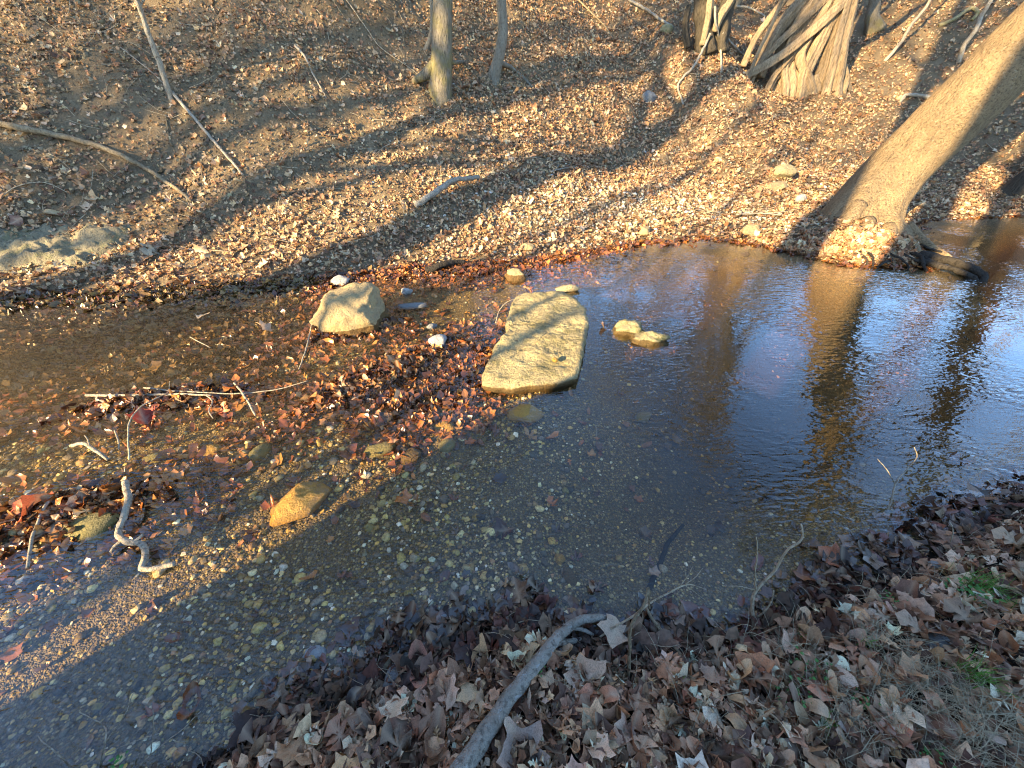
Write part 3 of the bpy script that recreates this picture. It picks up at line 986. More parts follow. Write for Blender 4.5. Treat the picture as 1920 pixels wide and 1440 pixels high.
rock('stone', 'small white chert in dark leaves right of the boulder', at(762, 547, z=0), (.15, .11, .09), M['white'], 15, .2, 3, 7, .25, sink=.4, z=0)
rock('stone', 'flat grey stone half under water beside the boulder', at(770, 573, z=-.01), (.36, .15, .05), M['grey'], 16, .1, 3, 7, .15, sink=.5, z=-.01)
rock('stone', 'cream stone at the back of the creek behind the flat slab', at(968, 520, z=0), (.30, .24, .22), M['boulder'], 17, .2, 4, 6, .12, sink=.35, z=-.03)
rock('stone', 'small grey and cream stone at the foot of the leafy bank', at(990, 468), (.26, .16, .14), M['boulder'], 18, .2, 3, 6, .12, sink=.35)
rock('stone', 'yellow stone on the sunlit waterline under the gravel bar', at(1207, 440), (.26, .2, .2), M['boulder'], 19, .8, 3, 6, .15, sink=.3)
rock('stone', 'broad pale boulder lying on the bar left of the leaning trunk', at(1468, 326), (.48, .40, .26), M['lime'], 20, .2, 4, 5, .12, sink=.35)
rock('stone', 'low tan rock below the broad pale boulder on the bar', at(1455, 352), (.50, .32, .20), M['boulder'], 21, .5, 4, 6, .15, sink=.45)
rock('stone', 'grey and cream stone at the waterline left of the root bed', at(1408, 438), (.36, .28, .22), M['boulder'], 22, .4, 4, 6, .15, sink=.35)
rock('stone', 'small pale stone tucked on the leaf mound beside the roots', at(1500, 378), (.20, .16, .18), M['white'], 23, .4, 3, 6, .15, sink=.3)
rock('stone', 'rounded grey stone alone on brown leaves far up the bar', at(1215, 190), (.36, .32, .34), M['grey'], 24, .1, 4, 4, .10, sink=.3)
rock('stone', 'greenish weathered block at the top of the slope', at(1250, 60), (.42, .30, .24), M['mossrock'], 25, .1, 4, 6, .15, sink=.3)
rock('amber_rock', 'smooth amber brown rock under shallow water at left', at(562, 948), (.38, .27, .17), M['amber'], 31, .65, 4, 7, .10, sink=.35, z=-.07)
rock('submerged_rock', 'olive rock beside the curled stick in the leaf drift', at(165, 985), (.40, .24, .17), M['olive'], 32, .2, 4, 6, .10, sink=.35, z=-.06)
rock('submerged_rock', 'ribbed tan rock under water above the amber one', at(487, 852), (.18, .11, .09), M['olive'], 33, 1.0, 3, 6, .12, sink=.4)
rock('submerged_rock', 'yellow stained stone in the sunlit gravel', at(397, 848), (.15, .11, .07), M['amber'], 34, .2, 3, 6, .12, sink=.3)
rock('submerged_rock', 'olive stone left of the yellow stained one', at(290, 862), (.17, .09, .07), M['olive'], 35, .1, 3, 6, .12, sink=.3)
rock('submerged_rock', 'golden flat stone under water below the leaf pile', at(832, 803), (.19, .12, .06), M['amber'], 36, .1, 3, 6, .15, sink=.3)
rock('submerged_rock', 'golden stone just below the flat golden one', at(838, 838), (.13, .11, .07), M['olive'], 37, .9, 3, 6, .15, sink=.3)
rock('submerged_rock', 'cream angular stone below the leaf pile, left of the golden ones', at(772, 858), (.17, .14, .08), M['lime'], 38, .9, 3, 6, .2, sink=.3)
rock('submerged_rock', 'broad olive brown stone left of the cream angular one', at(710, 845), (.24, .13, .08), M['olive'], 39, .4, 3, 6, .2, sink=.3)
rock('submerged_rock', 'rounded brown stone under water against the slab front', at(985, 782), (.28, .22, .12), M['amber'], 40, .4, 3, 6, .1, sink=.3)
rock('submerged_rock', 'olive rounded stone on the dark bed right of centre', at(1205, 785), (.17, .11, .07), M['olive'], 41, .4, 3, 6, .1, sink=.3)
rock('submerged_rock', 'pale tapered stone on the mud bed near the shore leaves', at(1068, 1082), (.11, .075, .04), M['lime'], 42, -.9, 3, 7, .2, sink=.3)
rock('submerged_rock', 'tan square pebble just above the pale tapered stone', at(1048, 1050), (.07, .06, .04), M['amber'], 43, .9, 3, 7, .2, sink=.3)
rock('stone', 'orange pebble lying under water by the right shore', at(1518, 972), (.06, .05, .05), M['amber'], 44, .9, 3, 6, .2, sink=.3)
rock('stone', 'white knobbly pebble at the edge of the wet leaves', at(592, 1226), (.105, .06, .04), M['white'], 45, .1, 3, 7, .3, sink=.3)
rock('stone', 'pale grey pebble under the water above the wet leaves', at(830, 1162), (.075, .055, .035), M['white'], 46, .1, 3, 7, .15, sink=.3)
rock('stone', 'grey angular cobble among leaves beside the pink leaf', at(741, 1277), (.105, .10, .06), M['grey'], 47, .5, 3, 8, .12, sink=.25)
rock('stone', 'white pebble on leaves at the bottom left shore', at(530, 1338), (.08, .045, .04), M['white'], 48, .5, 3, 5, .12, sink=.2)
rock('stone', 'whitish round pebble under the broken end of the branch', at(1047, 1228), (.07, .05, .05), M['white'], 49, .2, 3, 4, .10, sink=.2)
rock('stone', 'grey cobble in the grass on the right shore', at(1755, 1213), (.12, .09, .08), M['grey'], 50, .3, 3, 6, .10, sink=.3)
rock('stone', 'smooth white pebble on the wet leaves of the right shore', at(1750, 1062), (.07, .045, .04), M['white'], 51, .2, 3, 3, .08, sink=.25)
rock('stone', 'small white pebble left of the smooth one on the right shore', at(1728, 1045), (.045, .04, .03), M['white'], 52, .2, 3, 3, .08, sink=.25)
rock('stone', 'cream oval pebble on bare soil at the bottom right', at(1490, 1353), (.055, .035, .025), M['white'], 53, -.7, 3, 3, .08, sink=.2)
rock('stone', 'tiny yellow pebble resting on the flat slab', at(1040, 676, z=.10), (.055, .05, .04), M['amber'], 54, -.7, 2, 5, .12, sink=.2, z=.095)
rock('stone', 'cream knob of rock at the back corner of the flat slab', at(1065, 545, z=0), (.30, .14, .10), M['lime'], 55, 0, 3, 6, .2, sink=.3, z=.0)

# pale outcrop low on the left bank
def outcrop():
    n_, m_ = 170, 100
    P0 = at(-260, 540); 
    A, B, C, D = at(-320, 425), at(320, 395), at(250, 492), at(-340, 548)
    U, W = np.meshgrid(np.linspace(0, 1, n_), np.linspace(0, 1, m_), indexing='ij')
    A, B, C, D = [np.array(q[:]) for q in (A, B, C, D)]
    xy = (A[None, None] * ((1 - U) * W)[..., None] + B * (U * W)[..., None] + C * (U * (1 - W))[..., None] + D * ((1 - U) * (1 - W))[..., None])
    X, Y = xy[..., 0], xy[..., 1]
    e = np.minimum(np.minimum(U * 6, (1 - U) * 3), np.minimum(W * 3.5, (1 - W) * 2.2))
    e = np.clip(e + .35 * fbm2(X, Y, 2.5, 3, 71), -1, 1)
    Z = height(X, Y) - .08 + .17 * e + .10 * np.abs(fbm2(X, Y, 3, 4, 72)) + .05 * fbm2(X, Y, 11, 3, 73)
    V_ = np.stack([X, Y - .05 * e, Z], -1).reshape(-1, 3)
    i = np.arange(n_ * m_).reshape(n_, m_)
    Qd = np.stack([i[:-1, :-1], i[1:, :-1], i[1:, 1:], i[:-1, 1:]], -1).reshape(-1, 4)[:, ::-1]
    o = mesh_np('rock_outcrop', V_, Qd, M['outcrop'])
    c = V_.mean(0); localise(o, c)
    tag(o, 'weathered pale greenish bedrock exposed low on the left bank', 'rock')
outcrop()

# ------------------------------------------------------------------ sticks and tubes
def frames(P):
    P = np.asarray(P, float)
    T = np.gradient(P, axis=0); T /= np.linalg.norm(T, axis=1, keepdims=True) + 1e-9
    up = np.array([0, 0, 1.0]) if abs(T[0, 2]) < .9 else np.array([1.0, 0, 0])
    N = np.zeros_like(P); n0 = np.cross(T[0], up); n0 /= np.linalg.norm(n0); N[0] = n0
    for k in range(1, len(P)):
        v = N[k - 1] - T[k] * (N[k - 1] @ T[k]); N[k] = v / (np.linalg.norm(v) + 1e-9)
    B = np.cross(T, N)
    return T, N, B

def resample(P, step):
    """Catmull-Rom through the points, evenly stepped"""
    P = np.asarray(P, float)
    if len(P) < 3:
        L = np.linalg.norm(P[-1] - P[0]); k = max(2, int(L / step) + 1)
        t = np.linspace(0, 1, k)[:, None]
        return P[0] * (1 - t) + P[-1] * t, t[:, 0]
    Q_ = np.vstack([2 * P[0] - P[1], P, 2 * P[-1] - P[-2]])
    out, par = [], []
    n = len(P)
    for i in range(n - 1):
        p0, p1, p2, p3 = Q_[i], Q_[i + 1], Q_[i + 2], Q_[i + 3]
        k = max(1, int(math.ceil(np.linalg.norm(p2 - p1) / step)))
        for j in range(k):
            t = j / k
            out.append(.5 * ((2 * p1) + (-p0 + p2) * t + (2 * p0 - 5 * p1 + 4 * p2 - p3) * t * t + (-p0 + 3 * p1 - 3 * p2 + p3) * t ** 3))
            par.append((i + t) / (n - 1))
    out.append(P[-1]); par.append(1.0)
    return np.array(out), np.array(par)

class Tubes:
    def __init__(s): s.V = []; s.T = []; s.n = 0
    def add(s, P, rad, sides=8, wob=0.0, seed=0, lobes=None, cap=True):
        P = np.asarray(P, float)
        rad = np.broadcast_to(np.asarray(rad, float), (len(P),))
        T, N, B = frames(P)
        th = np.linspace(0, 2 * np.pi, sides, endpoint=False)
        r = np.repeat(rad[:, None], sides, 1)
        ring = P[:, None] + r[..., None] * (np.cos(th)[None, :, None] * N[:, None] + np.sin(th)[None, :, None] * B[:, None])
        if lobes is not None:
            f = lobes(np.linspace(0, 1, len(P))[:, None], th[None, :])
            ring = P[:, None] + (ring - P[:, None]) * f[..., None]
        if wob:
            nz = fbm(ring / np.maximum(rad.max(), .01) * .9 + seed * 5.3, 3)
            ring = P[:, None] + (ring - P[:, None]) * (1 + wob * nz)[..., None]
        k = len(P)
        i = np.arange(k * sides).reshape(k, sides) + s.n
        a, b = i[:-1], i[1:]
        a2, b2 = np.roll(a, -1, 1), np.roll(b, -1, 1)
        s.T.append(np.stack([a, b2, b], -1).reshape(-1, 3)); s.T.append(np.stack([a, a2, b2], -1).reshape(-1, 3))
        s.V.append(ring.reshape(-1, 3)); s.n += k * sides
        if cap:
            s.V.append(P[[0, -1]]); c0, c1 = s.n, s.n + 1; s.n += 2
            f_, l_ = i[0], i[-1]
            s.T.append(np.stack([np.full(sides, c0), np.roll(f_, -1), f_], 1)); s.T.append(np.stack([np.full(sides, c1), l_, np.roll(l_, -1)], 1))
        return s
    def build(s, name, mat, parent=None, origin=None):
        o = mesh_np(name, np.concatenate(s.V), np.concatenate(s.T), mat)
        if origin is not None and parent is None: localise(o, origin)
        if parent is not None:
            o.parent = parent
            o.matrix_parent_inverse = Matrix.Translation(-Vector(parent.location))
        return o

def stick(name, label, pts, r0, r1, mat, side=None, sides=8, cat='stick', wob=.15, step=.03, group=None, knob=True):
    """pts: world points; side: list of (points, r0, r1) part twigs"""
    P, par = resample([tuple(p) for p in pts], step)
    P = P + .004 * (r0 / .01) ** .5 * np.stack([fbm(P * 14 + 1, 2), fbm(P * 14 + 9, 2), fbm(P * 14 + 5, 2)], 1) * 1.5
    rad = r0 + (r1 - r0) * par
    t = Tubes().add(P, rad, sides, wob, seed=len(label))
    if not side:
        o = t.build(name, mat, origin=P.mean(0)); tag(o, label, cat, group); return o
    root = empty(name, P[0]); tag(root, label, cat, group)
    t.build('stem', mat, root)
    for q, a, b in side:
        Q_, pr = resample([tuple(v) for v in q], step)
        Q_ = Q_ + .003 * np.stack([fbm(Q_ * 20 + 1, 2), fbm(Q_ * 20 + 9, 2), fbm(Q_ * 20 + 5, 2)], 1)
        Tubes().add(Q_, a + (b - a) * pr, max(5, sides - 2), wob * .7, seed=3).build('twig', mat, root)
    return root

def A(px, py, dz=.02): return at(px, py, dz)
def W(px, py, dz=.02):
    p = at(px, py)
    return at(px, py, z=dz) if p.z < dz else at(px, py, dz)
def free(px, py, y):
    """point on the pixel's ray at world depth y"""
    r = ray(px, py); t = y / r[1]
    return Vector((t * r[0], y, CAM_H + t * r[2]))

# hillside
stick('fallen_branch', 'long curved bleached branch lying across the left hillside', [A(-120, 205, .06), A(0, 232, .06), A(90, 250, .07), A(165, 268, .08), A(225, 290, .08), A(280, 320, .06), A(325, 350, .05), A(362, 378, .03)], .045, .02, M['stick_tan'], sides=10)
b0 = A(322, 186, 0)
stick('dead_sapling', 'thin leaning dead sapling with patchy pale bark on the left hillside', [b0 + Vector((0, .02, -.1)), b0, free(300, 120, b0.y - .02), free(280, 65, b0.y - .05), free(262, 15, b0.y - .1), free(240, -60, b0.y - .2), free(205, -200, b0.y - .3), free(150, -420, b0.y - .4)], .042, .02, M['stick_pale'], sides=10, cat='sapling',
      side=[([free(262, 15, b0.y - .1), free(300, -60, b0.y), free(345, -160, b0.y + .2)], .012, .005), ([free(205, -200, b0.y - .3), free(150, -280, b0.y - .5), free(80, -390, b0.y - .5)], .012, .005)])
stick('fallen_pole', 'pale slender pole slanting down from the foot of the dead sapling', [A(322, 172, .05), A(350, 205, .05), A(380, 240, .05), A(410, 275, .05), A(435, 303, .05), A(455, 328, .03)], .024, .016, M['stick_pale'], sides=8)
stick('stick', 'short yellowish stick high on the slope left of the mossy trunk', [A(553, 85, .05), A(573, 108, .05), A(585, 135, .04), A(602, 165, .03), A(612, 185, .02)], .02, .006, M['stick_pale'])
stick('twig', 'thin pale twig joining the dead sapling from the left', [A(225, 88, .05), A(260, 115, .06), A(290, 140, .06), A(308, 158, .05)], .008, .005, M['stick_pale'], sides=6)
stick('twig', 'straight thin stick stuck in the hillside below the dead sapling', [A(310, 215, .02), A(316, 250, .03), A(322, 275, .02)], .008, .006, M['stick_tan'], sides=6)
stick('twig', 'short stick leaning over dirt below the curved branch', [A(182, 300, .03), A(205, 322, .05), A(243, 345, .02)], .008, .005, M['stick_tan'], sides=6)
stick('twig', 'arched twig in the leaves at the far left of the bank', [A(-20, 400, .02), A(20, 355, .05), A(80, 342, .06), A(130, 362, .04)], .007, .004, M['twig_wood'], sides=6)
stick('twig', 'short upright twig poking from the leaves in the middle of the left bank', [A(382, 345, 0), A(378, 320, .05), A(376, 302, .10)], .009, .006, M['stick_tan'], sides=6)
stick('twig', 'long thin pale twig curving down the hillside left of the mossy trunk', [A(650, 0, .05), A(685, 50, .06), A(715, 90, .05), A(765, 125, .05), A(800, 152, .03)], .008, .004, M['twig_wood'], sides=6)
stick('twig', 'hanging curved rootlet below the mossy trunk', [A(812, 188, .02), A(815, 225, .04), A(808, 262, .04), A(797, 290, .02)], .008, .004, M['stick_tan'], sides=6)
stick('twig', 'thin dark twig down the slope left of the driftwood', [A(742, 230, .02), A(745, 262, .03), A(752, 292, .02)], .007, .004, M['stick_tan'], sides=6)
stick('twig', 'grey broken stick on the leaves above the gravel bar', [A(1030, 322, .03), A(1060, 315, .04), A(1100, 310, .03)], .012, .005, M['stick_grey'], sides=6)
stick('driftwood', 'bent grey driftwood limb propped on leaves above the boulder', [A(778, 388, .0), A(800, 372, .09), A(825, 355, .16), A(848, 338, .22), A(870, 335, .22), A(897, 332, .10)], .050, .030, M['stick_grey'], sides=10, wob=.35,
      side=[([A(850, 338, .21), A(860, 348, .1), A(868, 358, .0)], .014, .006)])
stick('driftwood', 'short dark wet log at the back waterline', [W(798, 508, .02), W(825, 498, .06), W(850, 492, .05), W(872, 492, .02)], .045, .03, M['wetroot'], sides=9, wob=.35)
stick('driftwood', 'pale forked driftwood on the sunny slope left of the leaning trunk', [A(1688, 192, .02), A(1698, 178, .12), A(1730, 180, .10), A(1770, 190, .08)], .03, .05, M['stick_pale'], sides=8, wob=.3,
      side=[([A(1700, 178, .12), A(1690, 190, .05), A(1680, 200, .0)], .02, .01)])
stick('twig', 'pale sticks lying on the mound left of the leaning trunk', [A(1380, 402, .03), A(1430, 400, .05), A(1475, 405, .04), A(1530, 412, .02)], .016, .007, M['stick_pale'], sides=6,
      side=[([A(1440, 400, .05), A(1475, 396, .07), A(1500, 392, .04)], .008, .004)])
stick('stick', 'tan stick with a hooked end on the leaves at the foot of the bar', [A(1000, 442, .02), A(1012, 436, .03), A(1040, 430, .03)], .012, .006, M['stick_tan'], sides=6)

# creek sticks
stick('stick', 'long straight white stick lying level over the left leaf pile', [W(162, 741, .03), W(250, 741, .05), W(330, 739, .06), W(395, 741, .06)], .011, .006, M['stick_pale'], sides=8,
      side=[([W(385, 740, .06), W(398, 752, .05), W(392, 770, .05), W(400, 785, .03)], .006, .003)])
stick('stick', 'thin white twig crossing behind the long straight stick', [W(270, 727, .04), W(330, 733, .06), W(400, 737, .05), W(450, 738, .04), W(520, 730, .03), W(578, 714, .05)], .006, .003, M['stick_pale'], sides=6)
stick('twig', 'arched thin twig curling down from the straight white stick', [W(243, 862, .0), W(240, 820, .05), W(243, 790, .08), W(260, 765, .10), W(290, 748, .08), W(316, 735, .06), W(318, 715, .05)], .006, .003, M['twig_wood'], sides=6)
stick('stick', 'short white stick standing up from the leaf pile', [W(440, 718, .05), W(455, 738, .05), W(468, 758, .03), W(480, 778, .0)], .008, .007, M['stick_pale'], sides=7)
stick('twisted_branch', 'zigzag bleached branch rising out of the water at left', [W(236, 903, .10), W(240, 935, .09), W(232, 970, .06), W(224, 998, .04), W(240, 1015, .05), W(266, 1022, .05), W(272, 1045, .04), W(268, 1066, .03), W(290, 1066, .03), W(328, 1056, .02)], .017, .013, M['stick_pale'], sides=10, cat='branch', wob=.3, step=.012,
      side=[([W(250, 1018, .05), W(262, 1008, .07), W(268, 1002, .08)], .009, .007), ([W(232, 1010, .04), W(215, 1025, .03), W(208, 1035, .02)], .010, .006)])
stick('stick', 'white stick standing upright in the leaf drift at the left edge', [W(92, 935, .08), W(72, 975, .07), W(60, 1010, .05), W(52, 1066, .0)], .008, .007, M['stick_pale'], sides=7)
stick('twig', 'crooked thin twig left of the big boulder', [W(590, 588, .05), W(582, 620, .04), W(575, 650, .03), W(560, 692, .0)], .009, .005, M['twig_wood'], sides=6)
stick('twig', 'short thin white twig over dark water at left', [W(356, 632, .03), W(375, 642, .04), W(395, 652, .02)], .005, .004, M['stick_pale'], sides=6)
stick('twig', 'pair of tiny white twigs near the red leaf', [W(216, 808, .03), W(222, 825, .04), W(224, 842, .01)], .006, .004, M['stick_pale'], sides=6)
stick('twig', 'bent twig leaning on the left side of the flat slab', [W(930, 605, .04), W(935, 585, .06), W(948, 568, .10), W(965, 560, .12)], .006, .003, M['twig_wood'], sides=6)
stick('stick', 'small pale twisted drift chip at the left leaf pile', [W(133, 836, .02), W(155, 832, .06), W(180, 845, .06), W(202, 862, .01)], .012, .010, M['stick_pale'], sides=7,
      side=[([W(168, 838, .06), W(165, 825, .09), W(158, 816, .11)], .005, .003)])
stick('sunken_twig', 'white twig under the water in front of the slab', [at(1116, 797), at(1119, 810), at(1115, 825)], .007, .005, M['stick_pale'], sides=6, cat='twig')
stick('sunken_branch', 'dark branch lying under water toward the right shore', [at(1215, 1105), at(1240, 1050), at(1255, 1015), at(1280, 985)], .016, .010, M['wetroot'], sides=7, cat='branch')

# near bank branches
stick('branch', 'thick grey speckled branch running from the bottom edge to the water', [A(830, 1500, .10), A(868, 1442, .10), A(930, 1350, .10), A(985, 1270, .10), A(1030, 1215, .09), A(1060, 1180, .08), A(1090, 1165, .08), A(1125, 1160, .07), A(1150, 1168, .04)], .034, .013, M['stick_grey'], sides=12, cat='branch', wob=.12, step=.015,
      side=[([A(1040, 1206, .07), A(1065, 1203, .05), A(1090, 1200, .03)], .014, .010), ([A(1072, 1176, .07), A(1095, 1182, .06), A(1112, 1190, .04)], .010, .007)])
def wf(px, py, k, base, scale=1.0):
    """point above ground: on the pixel ray, kept at the world y of a base point plus k"""
    return free(px, py, base.y + k)
b = A(1118, 1198, .01)
stick('twig', 'long thin twig with a feathery tip reaching over the water', [b, wf(1180, 1160, .03, b), wf(1230, 1125, .06, b), wf(1275, 1100, .10, b), wf(1300, 1095, .13, b)], .005, .0025, M['twig_wood'], sides=6, step=.02,
      side=[([wf(1275, 1100, .10, b), wf(1290, 1080, .12, b), wf(1300, 1062, .14, b)], .0018, .001), ([wf(1285, 1096, .11, b), wf(1305, 1080, .13, b), wf(1318, 1065, .15, b)], .0018, .001),
            ([wf(1290, 1095, .11, b), wf(1310, 1100, .13, b), wf(1325, 1106, .14, b)], .0015, .001), ([wf(1285, 1098, .11, b), wf(1305, 1112, .11, b), wf(1322, 1125, .11, b)], .0015, .001),
            ([wf(1288, 1085, .11, b), wf(1285, 1070, .12, b), wf(1286, 1058, .13, b)], .0014, .0008)])
b = A(1215, 1150, .02)
stick('stick', 'brown stick slanting down from the water edge into leaves', [wf(1208, 1135, .02, b), A(1235, 1175, .04), A(1262, 1210, .04), A(1295, 1258, .03), A(1312, 1280, .01)], .0075, .0075, M['stick_tan'], sides=8)
b = A(1178, 1270, .0)
stick('stick', 'forked upright stick standing at the water edge', [b, wf(1180, 1220, .02, b), wf(1186, 1170, .05, b), wf(1205, 1140, .08, b), wf(1216, 1102, .12, b)], .0065, .005, M['stick_tan'], sides=8,
      side=[([wf(1216, 1102, .12, b), wf(1217, 1120, .12, b), wf(1218, 1140, .12, b)], .004, .003)])
b = A(1412, 1160, .0)
stick('bare_shrub', 'little sunlit bare shrub with forked stems at the water edge', [b, wf(1411, 1125, .01, b), wf(1420, 1105, .03, b), wf(1450, 1075, .06, b), wf(1475, 1035, .08, b), wf(1502, 1011, .10, b), wf(1501, 984, .12, b)], .008, .003, M['twig_wood'], sides=7, cat='shrub', step=.015,
      side=[([wf(1418, 1106, .03, b), wf(1415, 1075, .04, b), wf(1420, 1040, .06, b), wf(1418, 1008, .07, b)], .0045, .0025),
            ([wf(1418, 1106, .03, b), wf(1390, 1100, .03, b), wf(1355, 1098, .02, b)], .0022, .001),
            ([b, wf(1430, 1150, .0, b), wf(1445, 1130, .02, b), wf(1451, 1108, .03, b)], .0045, .003),
            ([b, wf(1445, 1190, -.02, b), wf(1447, 1215, -.05, b)], .006, .005)])
b = W(1640, 935, .01)
stick('twig', 'bare white Y shaped twig standing in the pool at right', [W(1665, 960, -.02), wf(1680, 905, .0, b), wf(1700, 880, .04, b), wf(1718, 858, .08, b), wf(1714, 838, .10, b)], .005, .002, M['stick_pale'], sides=6,
      side=[([wf(1677, 905, .0, b), wf(1662, 880, .0, b), wf(1645, 860, .0, b)], .003, .0015), ([wf(1700, 880, .04, b), wf(1720, 893, .04, b)], .002, .0012)])
b = A(1765, 1030, .0)
stick('twig', 'curved tan twig above the wet leaves on the right shore', [b, wf(1780, 1020, .02, b), wf(1787, 1000, .03, b), wf(1785, 985, .05, b), wf(1780, 978, .06, b)], .004, .002, M['twig_wood'], sides=6)
for k, (lab, q, sd) in enumerate([
        ('fine forked pale twig over the water at bottom left', [(185, 1440), (198, 1390), (200, 1372), (195, 1360), (150, 1335)], [[(200, 1388), (235, 1340), (250, 1300)], [(200, 1414), (240, 1395), (300, 1375)]]),
        ('single thin pale twig crossing the bottom left corner', [(135, 1445), (110, 1415), (85, 1395), (72, 1380)], []),
        ('thin branching twig over leaves at the bottom left shore', [(258, 1442), (280, 1418), (310, 1392), (345, 1365), (375, 1335)], [[(281, 1418), (288, 1370), (287, 1330)], [(325, 1388), (350, 1392)]])]):
    b = A(*q[0], 0)
    pts = [wf(u, v, .02 * j, b) for j, (u, v) in enumerate(q)]
    stick('twig', lab, pts, .0028, .0014, M['stick_pale'], sides=5, side=[([wf(u, v, .02 + .02 * j, b) for j, (u, v) in enumerate(qq)], .0018, .0009) for qq in sd])
stick('wood_chip', 'pale broken piece of bark at the edge of the wet leaves', [A(462, 1312, .015), A(480, 1288, .02), A(505, 1262, .02)], .012, .017, M['stick_tan'], sides=7, cat='wood', wob=.4)
stick('stick', 'stub of brown wood beside the grey angular cobble', [A(692, 1285, .015), A(712, 1262, .02), A(732, 1238, .015)], .012, .010, M['stick_tan'], sides=8, cat='stick')
stick('stick', 'thin straight stick lying on leaves left of the pink leaf', [A(497, 1370, .04), A(540, 1372, .045), A(580, 1374, .04)], .003, .0025, M['stick_pale'], sides=6)

# ------------------------------------------------------------------ special leaves
def leafthing(label, p, s_, col, shape=0, wet=False, yaw=0., tilt=(0, 0), name='leaf'):
    o = bpy.data.objects.new(name, (BIG_WET if wet else BIG_MESH)[shape])
    COL.objects.link(o)
    o.location = p; o.scale = (s_,) * 3; o.rotation_euler = (tilt[0], tilt[1], yaw); o.color = (*col, 1)
    tag(o, label, 'leaf'); return o
leafthing('big bright russet red pointed leaf propped in the drift at the left edge', W(58, 952, .06), .21, (.50, .13, .06), 1, False, 2.3, (-.5, .3))
leafthing('large smooth pink brown leaf beside the grey angular cobble', A(785, 1246, .03), .17, (.52, .25, .17), 11, True, .3, (.25, .1))
leafthing('glowing red leaf under the end of the straight white stick', W(422, 771, .03), .11, (.50, .12, .04), 6, False, .3, (.3, 0))
leafthing('deep red leaf in the hook of the arched twig', W(268, 780, .04), .16, (.28, .05, .03), 2, False, .9, (.5, .2))
leafthing('pale tan leaf cluster floating left of the boulder', W(495, 612, .03), .17, (.60, .38, .22), 3, False, 1.0, (.4, .3))
leafthing('pale star shaped leaf floating on the dark left water', W(382, 595, .01), .13, (.58, .42, .26), 0, False, .2)
leafthing('spotted tan leaf beside the thick grey branch', A(1095, 1268, .05), .16, (.55, .38, .25), 4, False, .2, (.2, 0))
leafthing('broad pale brown leaf over the end of the grey branch', A(1150, 1190, .05), .14, (.46, .33, .22), 0, False, 2.8, (.3, 0))
leafthing('broad grey brown leaf lying at the bottom edge right of the branch', A(975, 1405, .06), .17, (.40, .30, .23), 2, False, .6, (.2, .1))
leafthing('brown sycamore leaf on bare dark soil at lower right', A(1608, 1275, .02), .12, (.42, .32, .24), 3, False, .2, (.1, .1))
leafthing('grey brown leaf lower on the dark soil at bottom right', A(1605, 1385, .02), .13, (.40, .30, .23), 4, False, 2.5, (.1, .1))
leafthing('reddish brown leaf under water by the right shore', W(1560, 1050, -.01), .15, (.42, .14, .06), 1, True, .6)
leafthing('wet brown leaf with a bright edge on the right shore', A(1742, 1008, .02), .15, (.34, .20, .13), 3, True, 1.6, (.1, .1))
leafthing('red oak leaf stuck on the back edge of the flat slab', at(990, 543, z=.10), .13, (.42, .14, .06), 5, False, 1.2, (.6, 0))
leafthing('dark dry leaf cluster in the pool right of the slab', W(1133, 612, .01), .13, (.22, .13, .10), 3, False, .4, (.3, .2))
leafthing('orange brown leaf on the leaf pile left of the slab', W(738, 822, .01), .16, (.45, .17, .08), 7, True, .4)

